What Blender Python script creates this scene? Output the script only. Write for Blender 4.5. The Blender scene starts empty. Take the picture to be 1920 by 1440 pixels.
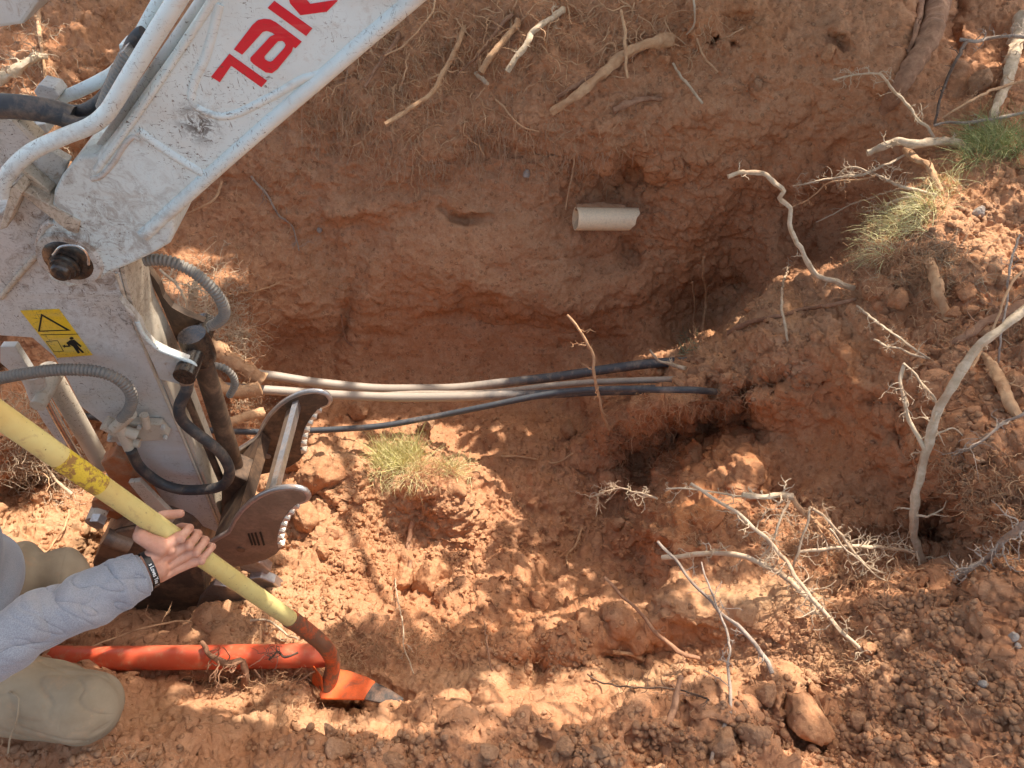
import bpy, bmesh, math, random
import numpy as np
from mathutils import Vector, Matrix
C = bpy.context.scene
R = math.radians
# ------------------------------------------------------------------ camera, sky, sun
CAM = np.array([0.0, 0.0, 1.6]); F = 1390.0; PITCH = R(47)
cp, sp = math.cos(PITCH), math.sin(PITCH)
cd = bpy.data.cameras.new("camera"); cam = bpy.data.objects.new("camera", cd); C.collection.objects.link(cam)
cam.location = CAM; cam.rotation_euler = (R(90) - PITCH, 0, 0)
cd.sensor_width = 36; cd.lens = F / 1920 * 36; cd.clip_start = .02; cd.clip_end = 500
C.camera = cam
SUN = np.array([.36, .44, .86]); SUN /= np.linalg.norm(SUN)
w = bpy.data.worlds.new("World"); C.world = w; w.use_nodes = True
nt = w.node_tree; bg = nt.nodes["Background"]
sky = nt.nodes.new("ShaderNodeTexSky"); sky.sky_type = 'NISHITA'; sky.sun_disc = False
sky.sun_elevation = math.asin(SUN[2]); sky.sun_rotation = math.atan2(SUN[0], SUN[1])
sky.dust_density = 3.0; sky.ozone_density = .3; sky.air_density = .8
mxs = nt.nodes.new("ShaderNodeMix"); mxs.data_type = 'RGBA'; mxs.blend_type = 'MULTIPLY'; mxs.inputs[0].default_value = 1; mxs.inputs[7].default_value = (1.04, .985, .84, 1)
nt.links.new(sky.outputs[0], mxs.inputs[6]); nt.links.new(mxs.outputs[2], bg.inputs[0]); bg.inputs[1].default_value = .15
sd = bpy.data.lights.new("sun", 'SUN'); sun = bpy.data.objects.new("sun", sd); C.collection.objects.link(sun)
sd.energy = 2.8; sd.angle = R(.5); sd.color = (1, .93, .82)
sun.rotation_euler = Vector(SUN).to_track_quat('Z', 'Y').to_euler()
C.view_settings.view_transform = 'Standard'; C.view_settings.look = 'None'
C.view_settings.exposure = 1.62; C.view_settings.gamma = 1
C.cycles.max_bounces = 6
rnd = random.Random(5); rs = np.random.RandomState(7)
# ------------------------------------------------------------------ helpers
def D(px, py):
    a = (np.asarray(px, float) - 960) / F; b = (720 - np.asarray(py, float)) / F
    return np.stack([a + 0 * b, cp + sp * b + 0 * a, -sp + cp * b + 0 * a], -1)
def PT(px, py, t): return CAM + D(px, py) * t
def PY(px, py, Y):
    d = D(px, py); return CAM + d * (Y / d[..., 1])[..., None] if d.ndim > 1 else CAM + d * (Y / d[1])
def PZ(px, py, z):
    d = D(px, py); return CAM + d * ((z - CAM[2]) / d[2])
def nrm(v): return v / max(1e-9, np.linalg.norm(v))
def tag(o, label=None, cat=None, group=None, kind=None):
    if label: o['label'] = label
    if cat: o['category'] = cat
    if group: o['group'] = group
    if kind: o['kind'] = kind
    return o
def empty(name, loc, label, cat, group=None):
    o = bpy.data.objects.new(name, None); C.collection.objects.link(o); o.location = loc
    o.empty_display_size = .05
    return tag(o, label, cat, group)
class MB:
    def __init__(s): s.v = []; s.f = []; s.n = 0
    def add(s, V, Fc):
        V = np.asarray(V, float); s.v.append(V); n = s.n
        s.f.extend([tuple(i + n for i in f) for f in Fc]); s.n += len(V)
    def build(s, name, mat, parent=None, smooth=True, bevel=0, sub=0):
        me = bpy.data.meshes.new(name); V = np.concatenate(s.v)
        loc = np.zeros(3)
        if parent is not None:
            pw = np.array(parent.location)
            q = parent.parent
            while q is not None: pw = pw + np.array(q.location); q = q.parent
            loc = pw
        else:
            loc = V.mean(0)
        me.from_pydata((V - loc).tolist(), [], s.f); me.update()
        o = bpy.data.objects.new(name, me); C.collection.objects.link(o)
        if parent is None: o.location = loc
        else: o.parent = parent
        me.materials.append(mat)
        if smooth: me.shade_smooth()
        if bevel:
            m = o.modifiers.new("bevel", 'BEVEL'); m.width = bevel; m.segments = 2; m.limit_method = 'ANGLE'; m.angle_limit = R(40)
            m.harden_normals = False
            try: me.set_sharp_from_angle(angle=R(40))
            except Exception: pass
        elif smooth:
            try: me.set_sharp_from_angle(angle=R(55))
            except Exception: pass
        return o
def cat_rom(P, n):
    P = np.asarray(P, float)
    if len(P) == 2:
        t = np.linspace(0, 1, n)[:, None]; return P[0] * (1 - t) + P[1] * t
    Q = np.vstack([2 * P[0] - P[1], P, 2 * P[-1] - P[-2]])
    seg = np.linalg.norm(np.diff(P[:, :3], axis=0), axis=1) + 1e-6
    cum = np.concatenate([[0], np.cumsum(seg)]); u = np.linspace(0, cum[-1], n)
    i = np.clip(np.searchsorted(cum, u, 'right') - 1, 0, len(P) - 2)
    t = ((u - cum[i]) / seg[i])[:, None]
    p0, p1, p2, p3 = Q[i], Q[i + 1], Q[i + 2], Q[i + 3]
    return .5 * (2 * p1 + (p2 - p0) * t + (2 * p0 - 5 * p1 + 4 * p2 - p3) * t * t + (3 * p1 - p0 - 3 * p2 + p3) * t ** 3)
def frames(P):
    T = np.gradient(P, axis=0); T /= np.linalg.norm(T, axis=1)[:, None] + 1e-9
    N = np.zeros_like(P); n = np.cross(T[0], [0.3, .1, 1.0]); 
    if np.linalg.norm(n) < .1: n = np.cross(T[0], [1., 0, 0])
    n = nrm(n)
    for i in range(len(P)):
        n = nrm(n - T[i] * np.dot(n, T[i])); N[i] = n
    return T, N, np.cross(T, N)
def tube(mb, P, r, sides=10, cap=True, rfun=None):
    P = np.asarray(P, float); K = len(P); r = np.broadcast_to(np.asarray(r, float), (K,))
    T, N, B = frames(P); a = np.arange(sides) / sides * 2 * math.pi
    rr = r[:, None] * np.ones((1, sides))
    if rfun is not None: rr = rr * rfun(np.linspace(0, 1, K)[:, None], a[None, :])
    V = P[:, None, :] + N[:, None, :] * (rr * np.cos(a))[..., None] + B[:, None, :] * (rr * np.sin(a))[..., None]
    V = V.reshape(-1, 3); Fc = []
    for i in range(K - 1):
        for j in range(sides):
            j2 = (j + 1) % sides
            Fc.append((i * sides + j, (i + 1) * sides + j, (i + 1) * sides + j2, i * sides + j2))
    if cap:
        Fc.append(tuple(range(sides))); Fc.append(tuple(reversed(range((K - 1) * sides, K * sides))))
    mb.add(V, Fc)
def prism(mb, XZ, y0, y1):
    # polygon in x,z extruded along y
    n = len(XZ); A = [(p[0], y0, p[1]) for p in XZ]; Bk = [(p[0], y1, p[1]) for p in XZ]
    from mathutils.geometry import tessellate_polygon
    tri = tessellate_polygon([[Vector(a) for a in A]])
    Fc = [tuple(t) for t in tri] + [tuple(i + n for i in reversed(t)) for t in tri]
    for i in range(n):
        j = (i + 1) % n; Fc.append((i, j, j + n, i + n))
    mb.add(np.array(A + Bk), Fc)
def fixn(o):
    bm = bmesh.new(); bm.from_mesh(o.data); bmesh.ops.recalc_face_normals(bm, faces=bm.faces)
    bmesh.ops.dissolve_limit(bm, angle_limit=R(1), verts=bm.verts, edges=bm.edges)
    bm.to_mesh(o.data); bm.free(); return o
def pxz(poly, Y): 
    out = []
    for p in poly:
        q = PY(p[0], p[1], Y); out.append((q[0], q[2]))
    return out
def plate(name, poly, Yf, Yb, mat, parent, bevel=.002, Yproj=None):
    mb = MB(); prism(mb, pxz(poly, Yf if Yproj is None else Yproj), Yf, Yb)
    o = mb.build(name, mat, parent, smooth=False); fixn(o)
    if bevel:
        m = o.modifiers.new("bevel", 'BEVEL'); m.width = bevel; m.segments = 2; m.limit_method = 'ANGLE'; m.angle_limit = R(40)
    return o
# ------------------------------------------------------------------ numpy noise
_perm = np.random.RandomState(3).permutation(512).astype(np.int64)
def _h(ix, iy, iz): return _perm[(_perm[(_perm[ix & 511] + iy) & 511] + iz) & 511]
_g = np.random.RandomState(4).normal(size=(512, 3)).astype(np.float32); _g /= np.linalg.norm(_g, axis=1)[:, None]
def noise(P, s=1.0, off=0.0):
    P = (np.asarray(P, np.float32) / s + off + 37.1); i = np.floor(P).astype(np.int64); f = P - i
    u = f * f * f * (f * (f * 6 - 15) + 10); out = 0
    for dx in (0, 1):
        for dy in (0, 1):
            for dz in (0, 1):
                g = _g[_h(i[:, 0] + dx, i[:, 1] + dy, i[:, 2] + dz)]
                d = g[:, 0] * (f[:, 0] - dx) + g[:, 1] * (f[:, 1] - dy) + g[:, 2] * (f[:, 2] - dz)
                wx = u[:, 0] if dx else 1 - u[:, 0]; wy = u[:, 1] if dy else 1 - u[:, 1]; wz = u[:, 2] if dz else 1 - u[:, 2]
                out = out + d * wx * wy * wz
    return out * 1.6
def fbm(P, s, oct=4, gain=.5, off=0):
    o = 0; a = 1
    for k in range(oct): o = o + a * noise(P, s, off + 11.3 * k); s *= .5; a *= gain
    return o
def voro(P, s, off=0.0):
    P = np.asarray(P, np.float32) / s + off + 51.7; i = np.floor(P).astype(np.int64); f = (P - i).astype(np.float32)
    J = np.random.RandomState(9).rand(512, 4).astype(np.float32)
    F1 = np.full(len(P), 9., np.float32); F2 = F1.copy(); cid = np.zeros(len(P), np.float32)
    for dx in (-1, 0, 1):
        for dy in (-1, 0, 1):
            for dz in (-1, 0, 1):
                j = J[_h(i[:, 0] + dx, i[:, 1] + dy, i[:, 2] + dz)]
                q = (dx + j[:, 0] - f[:, 0]) ** 2 + (dy + j[:, 1] - f[:, 1]) ** 2 + (dz + j[:, 2] - f[:, 2]) ** 2
                m = q < F1; F2 = np.where(m, F1, np.minimum(F2, q)); cid = np.where(m, j[:, 3], cid); F1 = np.where(m, q, F1)
    return np.sqrt(F1), np.sqrt(F2), cid
# ------------------------------------------------------------------ materials
class NT:
    def __init__(s, name, rough=.8, metallic=0, spec=.3):
        s.m = bpy.data.materials.new(name); s.m.use_nodes = True; s.t = s.m.node_tree; s.b = s.t.nodes["Principled BSDF"]
        s.b.inputs['Roughness'].default_value = rough; s.b.inputs['Metallic'].default_value = metallic
        s.b.inputs['Specular IOR Level'].default_value = spec
        s.tc = s.t.nodes.new("ShaderNodeTexCoord"); s.geo = s.t.nodes.new("ShaderNodeNewGeometry")
    def link(s, a, b): s.t.links.new(a, b)
    def mapping(s, scale=(1, 1, 1), rot=(0, 0, 0), src=None):
        n = s.t.nodes.new("ShaderNodeMapping"); n.inputs['Scale'].default_value = scale; n.inputs['Rotation'].default_value = rot
        s.link(src or s.geo.outputs['Position'], n.inputs[0]); return n.outputs[0]
    def noise(s, scale, detail=4, rough=.6, vec=None, dist=0):
        n = s.t.nodes.new("ShaderNodeTexNoise"); n.inputs['Scale'].default_value = scale; n.inputs['Detail'].default_value = detail
        n.inputs['Roughness'].default_value = rough; n.inputs['Distortion'].default_value = dist
        s.link(vec or s.geo.outputs['Position'], n.inputs['Vector']); return n.outputs[0]
    def voro(s, scale, vec=None, feat='F1', rnd=1):
        n = s.t.nodes.new("ShaderNodeTexVoronoi"); n.inputs['Scale'].default_value = scale; n.feature = feat; n.inputs['Randomness'].default_value = rnd
        s.link(vec or s.geo.outputs['Position'], n.inputs['Vector']); return n
    def ramp(s, fac, stops, interp='LINEAR'):
        n = s.t.nodes.new("ShaderNodeValToRGB"); n.color_ramp.interpolation = interp; e = n.color_ramp.elements
        while len(e) < len(stops): e.new(.5)
        for k, (p, c) in enumerate(stops):
            e[k].position = p; e[k].color = (c, c, c, 1) if not isinstance(c, tuple) else (*c, 1)
        s.link(fac, n.inputs[0]); return n.outputs[0]
    def mix(s, fac, a, b, mode='MIX'):
        n = s.t.nodes.new("ShaderNodeMix"); n.data_type = 'RGBA'; n.blend_type = mode
        for sock, v in ((n.inputs[0], fac), (n.inputs[6], a), (n.inputs[7], b)):
            if isinstance(v, (int, float)): sock.default_value = v
            elif isinstance(v, tuple): sock.default_value = (*v, 1)
            else: s.link(v, sock)
        return n.outputs[2]
    def math(s, op, a, b=0):
        n = s.t.nodes.new("ShaderNodeMath"); n.operation = op
        for sock, v in ((n.inputs[0], a), (n.inputs[1], b)):
            if isinstance(v, (int, float)): sock.default_value = v
            else: s.link(v, sock)
        return n.outputs[0]
    def attr(s, name):
        n = s.t.nodes.new("ShaderNodeAttribute"); n.attribute_name = name; return n
    def color(s, c):
        if isinstance(c, tuple): s.b.inputs['Base Color'].default_value = (*c, 1)
        else: s.link(c, s.b.inputs['Base Color'])
    def bump(s, h, strength=.5, dist=.01, prev=None):
        n = s.t.nodes.new("ShaderNodeBump"); n.inputs['Strength'].default_value = strength; n.inputs['Distance'].default_value = dist
        s.link(h, n.inputs['Height'])
        if prev: s.link(prev, n.inputs['Normal'])
        s.link(n.outputs[0], s.b.inputs['Normal']); return n.outputs[0]
def m_soil(name, c1, c2, c3, attr=False):
    m = NT(name, .95, 0, .12)
    n1 = m.noise(3.5, 6, .65); n2 = m.noise(17, 6, .7); n3 = m.noise(120, 4, .7)
    col = m.mix(m.ramp(n1, [(.35, 0), (.65, 1)]), c1, c2)
    col = m.mix(m.math('MULTIPLY', m.ramp(n2, [(.42, 0), (.66, 1)]), .7), col, c3)
    if attr:
        a = m.attr("tone"); sep = m.t.nodes.new("ShaderNodeSeparateColor"); m.link(a.outputs['Color'], sep.inputs[0])
        col = m.mix(m.math('MULTIPLY', sep.outputs[0], .85), col, m.mix(m.ramp(n2, [(.4, 0), (.6, 1)]), (.48, .18, .065), (.55, .24, .10)))
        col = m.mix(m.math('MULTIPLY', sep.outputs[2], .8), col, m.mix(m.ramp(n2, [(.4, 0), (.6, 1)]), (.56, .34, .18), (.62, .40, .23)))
    col = m.mix(m.ramp(n3, [(.3, .35), (.5, 0)]), col, (.16, .07, .035))
    col = m.mix(m.ramp(n3, [(.62, 0), (.75, .45)]), col, (.66, .45, .28))
    sp_ = m.voro(95); col = m.mix(m.ramp(sp_.outputs['Distance'], [(.05, .55), (.12, 0)]), col, (.72, .58, .44))
    pv = m.voro(42); ps = m.t.nodes.new("ShaderNodeSeparateColor"); m.link(pv.outputs['Color'], ps.inputs[0])
    gate = m.ramp(ps.outputs[0], [(.66, 0), (.70, 1)]); peb = m.math('MULTIPLY', gate, m.ramp(pv.outputs['Distance'], [(.16, 1), (.30, 0)]))
    col = m.mix(m.math('MULTIPLY', peb, .45), col, m.mix(ps.outputs[1], (.26, .12, .06), (.60, .38, .22)))
    rim = m.math('MULTIPLY', gate, m.ramp(pv.outputs['Distance'], [(.24, 0), (.31, .5), (.40, 0)])); col = m.mix(rim, col, (.13, .055, .028))
    fl = m.noise(26, 9, .8, m.mapping((1, 1, 1.8)), 1.3); col = m.mix(m.ramp(fl, [(.60, 0), (.67, .65)]), col, (.15, .065, .032))
    m.color(col)
    pb_ = m.bump(peb, .6, .010)
    b = m.bump(m.noise(60, 8, .75), .65, .012, pb_)
    b2 = m.bump(m.noise(330, 5, .7), .5, .003, b)
    return m.m
SOIL = m_soil("red_soil", (.41, .185, .090), (.48, .232, .120), (.55, .300, .168), True)
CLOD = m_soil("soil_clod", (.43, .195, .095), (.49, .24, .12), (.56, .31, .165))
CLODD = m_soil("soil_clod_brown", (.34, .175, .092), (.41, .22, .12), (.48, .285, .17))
def m_wood(name, a, b, dark=None):
    m = NT(name, .85, 0, .2)
    v = m.mapping((1, 1, 1)); n = m.noise(45, 6, .7, v, .5); n2 = m.noise(9, 3, .6)
    col = m.mix(m.ramp(n, [(.35, 0), (.65, 1)]), a, b)
    col = m.mix(m.ramp(n2, [(.5, 0), (.7, .65)]), col, dark or (.22, .10, .05))
    m.color(col); m.bump(m.noise(130, 6, .7), .7, .004); return m.m
W_PALE = m_wood("pale_root_bark", (.45, .33, .21), (.62, .48, .34), (.33, .19, .11))
W_TAN = m_wood("tan_root_bark", (.46, .25, .13), (.58, .36, .20), (.30, .14, .07))
W_BROWN = m_wood("brown_root_bark", (.26, .13, .075), (.40, .22, .13), (.14, .07, .04))
W_GREY = m_wood("grey_twig_bark", (.25, .19, .15), (.42, .33, .26), (.16, .10, .07))
W_DARK = m_wood("dark_bark", (.10, .07, .055), (.20, .13, .09), (.06, .04, .03))
def m_paint(name, base, dirt=.5, rough=.42, fine=1.0):
    m = NT(name, rough, 0, .4); PV = PY(150, 470, 1.25)
    n1 = m.noise(6, 6, .65); n2 = m.noise(38, 8, .75, None, .6); 
    v = m.mapping((70, 70, 260), (0, R(40), 0)); n3 = m.noise(1, 5, .6, v, 1.2)
    v2 = m.mapping((260, 70, 60), (0, R(25), 0)); n5 = m.noise(1, 4, .6, v2, 1.4)
    col = m.mix(m.ramp(n1, [(.40, 0), (.72, dirt)]), base, (.46, .37, .28))
    col = m.mix(m.ramp(n2, [(.56, 0), (.72, min(1, dirt * 1.2))]), col, (.33, .22, .14))
    vd = m.t.nodes.new("ShaderNodeVectorMath"); vd.operation = 'DISTANCE'; m.link(m.geo.outputs['Position'], vd.inputs[0]); vd.inputs[1].default_value = tuple(PV)
    nearj = m.ramp(vd.outputs['Value'], [(.05, 1), (.42, 0)]); col = m.mix(m.math('MULTIPLY', nearj, m.ramp(m.noise(26, 8, .8, None, 1.0), [(.48, 0), (.60, .85 * min(1, dirt * 2.2))])), col, (.20, .13, .085))
    vd2 = m.t.nodes.new("ShaderNodeVectorMath"); vd2.operation = 'DISTANCE'; m.link(m.geo.outputs['Position'], vd2.inputs[0]); vd2.inputs[1].default_value = tuple(PY(372, 232, 1.25))
    col = m.mix(m.math('MULTIPLY', m.ramp(vd2.outputs['Value'], [(.012, 1), (.05, 0)]), m.ramp(m.noise(45, 8, .8, None, 1.2), [(.46, 0), (.54, .95)])), col, (.08, .065, .055))
    msk = m.math('ADD', m.ramp(m.noise(4.5, 4, .6), [(.46, .06), (.58, 1)]), m.math('MULTIPLY', nearj, .5))
    col = m.mix(m.math('MULTIPLY', msk, m.ramp(n3, [(.615, 0), (.65, .95)])), col, (.10, .065, .045))
    col = m.mix(m.math('MULTIPLY', msk, m.ramp(n5, [(.625, 0), (.66, .9)])), col, (.13, .08, .05))
    n4 = m.noise(13, 12, .85, None, 2.2)
    col = m.mix(m.math('MULTIPLY', m.ramp(m.noise(3.2, 3, .5), [(.5, .1), (.6, 1)]), m.ramp(n4, [(.585, 0), (.625, .9)])), col, (.09, .07, .06))
    n6 = m.noise(2.6, 5, .6, m.mapping((1, 1, 9), (0, R(-42), 0))); col = m.mix(m.ramp(n6, [(.55, 0), (.72, .35)]), col, (.50, .42, .33))
    m.color(col); m.b.inputs['Roughness'].default_value = rough
    m.bump(m.noise(90, 5, .7), .12, .003)
    return m.m
PAINT = m_paint("grey_white_paint", (.64, .71, .69), .34)
PAINT_D = m_paint("muddy_grey_paint", (.56, .54, .50), .75)
PAINT_T = m_paint("dusty_tan_paint", (.56, .47, .36), .8, .6)
RED = m_paint("red_letter_vinyl", (.62, .012, .03), .06, .35)
YEL = m_paint("yellow_sticker", (.80, .50, .02), .22, .4)
BLK = NT("black_ink", .5); BLK.color((.015, .014, .013)); BLK = BLK.m
def m_simple(name, c, rough=.6, metallic=0, dirt=0, dcol=(.36, .2, .11), scale=25, spec=.4, lo=.45, hi=.65, bump=.2):
    m = NT(name, rough, metallic, spec); col = m.mix(m.ramp(m.noise(scale, 8, .7, None, .4), [(lo, 0), (hi, dirt)]), c, dcol)
    col = m.mix(m.ramp(m.noise(scale * 6, 4, .7), [(.35, .3), (.55, 0)]), col, tuple(x * .45 for x in c))
    m.color(col); m.bump(m.noise(scale * 4, 6, .7), bump, .003)
    if metallic: m.link(m.math('SUBTRACT', metallic, m.math('MULTIPLY', m.ramp(m.noise(scale, 8, .7, None, .4), [(lo, 0), (hi, dirt)]), metallic)), m.b.inputs['Metallic'])
    return m.m
HOSE = m_simple("black_rubber_hose", (.035, .034, .036), .5, 0, .55, (.22, .15, .10))
HOSEG = m_simple("grey_hose_guard", (.20, .18, .155), .5, 0, .5, (.33, .25, .18))
DBROWN = m_simple("muddy_dark_steel", (.085, .055, .038), .55, .3, .7, (.26, .15, .085), 14)
BUCK = m_simple("worn_bucket_steel", (.17, .125, .095), .45, .2, .8, (.36, .235, .145), 11, lo=.48, hi=.58)
STEEL = m_simple("scraped_steel", (.50, .46, .43), .34, .85, .7, (.30, .16, .09), 18)
STEELR = m_simple("rusty_steel_plate", (.21, .145, .10), .55, .25, .8, (.33, .215, .14), 16)
CHROME = m_simple("chrome_rod", (.7, .68, .65), .2, 1, .3, (.35, .24, .15), 30, .5)
RUST = m_simple("rusty_orange_link", (.42, .14, .05), .6, .1, .7, (.36, .24, .15), 22)
TEETH = m_simple("bright_tooth_steel", (.72, .66, .58), .35, .6, .3)
GREASE = m_simple("black_grease", (.03, .022, .018), .22, .1, .5, (.13, .08, .05), 60, .6)
# ------------------------------------------------------------------ ground (one sheet, to the horizon)
Zc = [ # px, py, z
(1650,460,0),(1560,530,-.15),(1450,580,-.3),(1390,630,-.42),(1310,690,-.55),(1720,360,.1),(1800,260,.15),(1850,150,.25),(1900,40,.35),
(1800,450,.1),(1900,500,.1),(1850,620,.08),(1650,600,-.05),(1500,650,-.2),(1400,700,-.4),(1900,750,.1),(1750,720,.04),(1600,720,-.15),
(1550,800,-.38),(1500,880,-.52),(1450,930,-.56),(1650,900,-.36),(1700,800,-.12),(1780,850,.0),(1780,1040,-.3),(1720,985,-.32),(1860,900,.05),
(1900,1000,.05),(1600,1000,-.36),(1300,735,-.48),(1292,690,-.57),(1325,668,-.5),(1195,778,-.66),(1145,812,-.80),(1230,765,-.62),(1160,930,-1.08),(1400,755,-.42),(1245,925,-.68),(1235,1000,-.58),(1150,1000,-1.05),(1100,1080,-1.0),
(1300,960,-.5),(1250,1060,-.6),(1185,1100,-.88),(1165,1158,-.40),(1100,1174,-.45),(1230,1150,-.36),(1220,1208,-.49),(1400,1200,-.36),(1260,1128,-.36),(1040,1187,-.45),(950,1207,-.47),(1150,1238,-.50),(1000,1243,-.50),(1290,1205,-.47),(1030,1150,-.66),(1215,1105,-.8),(1400,1130,-.3),(1500,1150,-.28),(1400,1030,-.45),(1500,1000,-.42),
(1310,1075,-.5),(1400,1080,-.36),
(500,770,-1.25),(700,740,-1.27),(700,790,-1.2),(900,740,-1.27),(1050,780,-1.2),(900,830,-1.15),(1050,850,-1.1),(770,885,-.80),(700,835,-1.14),(870,855,-1.1),(640,822,-1.1),(790,810,-1.15),(620,890,-.79),(600,810,-1.08),
(860,905,-.83),(700,960,-.92),(800,1010,-.98),(950,960,-1.0),(900,1060,-.95),(1000,900,-1.0),(1050,1000,-1.04),(1150,900,-1.0),(750,1100,-.85),(600,1050,-.75),(520,1000,-.78),
(500,1130,-.62),(620,1160,-.6),(700,1200,-.5),(850,1170,-.66),(1100,1130,-.8),(900,1220,-.47),(900,1275,-.36),
(1100,1262,-.46),(1300,1240,-.42),(1100,1300,-.36),(1500,1230,-.28),(1570,1290,-.2),(1300,1170,-.34),(780,1290,-.42),(700,1290,-.47),(760,1345,-.3),
(640,1325,-.5),(600,1340,-.44),(700,1375,-.12),(550,1380,-.14),(450,1350,-.32),(1000,1318,-.36),(1000,1345,-.06),(1000,1395,-.04),(1200,1292,-.38),(1200,1330,-.08),(1100,1318,-.33),(1100,1340,-.07),(1330,1272,-.36),(1330,1318,-.1),(870,1320,-.34),(860,1352,-.1),(1200,1370,-.06),(1400,1330,-.1),(1600,1340,-.1),
(1800,1250,0),(1900,1400,.05),(1700,1180,-.08),(1850,1100,.02),(1640,1130,-.22),(1000,1450,0),(1400,1450,0),(550,1450,0),(300,1440,-.03),(100,1440,-.03),
(330,1330,-.3),(250,1380,-.12),(450,1285,-.45),(300,1290,-.42),(600,1270,-.45),(400,1190,-.52),(500,1190,-.52),(600,1200,-.52),(250,1200,-.6),(350,1120,-1.1),(240,1110,-1.05),(110,1238,-.56),(200,1275,-.56),(60,1330,-.06),
(150,1350,-.07),(0,1250,-.15),(30,980,-.55),(150,1000,-.62),(60,1120,-.35),(40,890,-.6),(40,820,-.32),(60,300,.2),(0,500,-.1),(0,600,-.3),(100,150,.33),(0,60,.42),(200,800,-.7),(330,1000,-.95),(420,900,-.95),(300,1185,-.72)]
Yc = [ # px, py, y
(600,0,3.45),(800,0,3.4),(1000,0,3.4),(1200,0,3.35),(1400,0,3.3),(700,100,3.3),(900,100,3.28),(1100,90,3.25),(1300,100,3.2),(1450,60,3.2),(700,250,3.12),(900,250,3.1),(1050,240,3.08),(1200,240,3.06),(1350,220,3.05),
(900,310,3.1),(1150,300,3.0),(1160,345,3.2),(1080,345,3.1),(1250,350,3.05),(1000,340,3.05),(600,400,3.0),(800,400,2.98),(1000,420,2.96),(1135,400,3.12),(1135,470,2.98),(1230,470,2.98),(1300,400,3.0),
(600,560,2.82),(800,520,2.85),(900,540,2.8),(920,590,2.88),(1050,560,2.83),(1200,560,2.85),(600,690,2.72),(800,700,2.72),(1000,690,2.72),(1150,680,2.74),(1280,640,2.75),(1345,600,2.78),(1330,520,3.0),
(1500,300,2.98),(1500,150,3.05),(1450,440,2.95),(1400,545,2.9),(1540,470,2.8),(1600,350,2.85),(1600,200,2.95),(1600,50,3.1),(1700,150,2.88),(1680,290,2.75),(1700,50,3.1),(1775,60,3.25),(1620,430,2.65),
(1250,800,2.10),(1320,800,2.06),(1395,800,1.93),(1330,850,1.84),(1190,850,2.02),(1270,870,1.84),(1420,850,1.65),(1410,900,1.5),
(400,540,2.5),(340,430,2.85),(430,700,2.15),(450,790,2.05),(520,640,2.75),(470,600,2.55),(300,600,2.3),(150,300,2.9),(250,100,3.15),(350,50,3.3),(450,200,3.15),(480,450,2.92),(200,500,2.4),(0,700,2.0),(100,640,2.1),(280,750,1.95),(480,720,2.4)]
ctl = []
for x, y, z in Zc:
    d = D(x, y); ctl.append((x, y, (z - CAM[2]) / d[2]))
for x, y, Y in Yc:
    d = D(x, y); ctl.append((x, y, Y / d[1]))
for x in range(-500, 2500, 250):       # surroundings just outside the frame
    for y in (-330, 1750):
        d = D(x, y); ctl.append((x, y, ((.45 if y < 0 else .02) - CAM[2]) / d[2]))
for y in range(0, 1700, 250):
    d = D(-420, y); ctl.append((-420, y, (.25 - .2 * y / 1440 - CAM[2]) / d[2]))
    d = D(2340, y); ctl.append((2340, y, (.42 - .3 * y / 1440 - CAM[2]) / d[2]))
ctl = np.array(ctl, float)
X0 = ctl[:, :2] / F
def kern(a, b): 
    r2 = ((a[:, None, :] - b[None, :, :]) ** 2).sum(-1); return -np.sqrt(r2 + (16 / F) ** 2)
n = len(X0); A = np.zeros((n + 3, n + 3)); A[:n, :n] = kern(X0, X0) - np.eye(n) * 2e-4; A[:n, n] = 1; A[:n, n + 1:] = X0; A[n, :n] = 1; A[n + 1:, :n] = X0.T
coef = np.linalg.solve(A, np.concatenate([1 / ctl[:, 2], [0, 0, 0]]))
def sstep(x, a, b):
    t = np.clip((x - a) / (b - a), 0, 1); return t * t * (3 - 2 * t)
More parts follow.
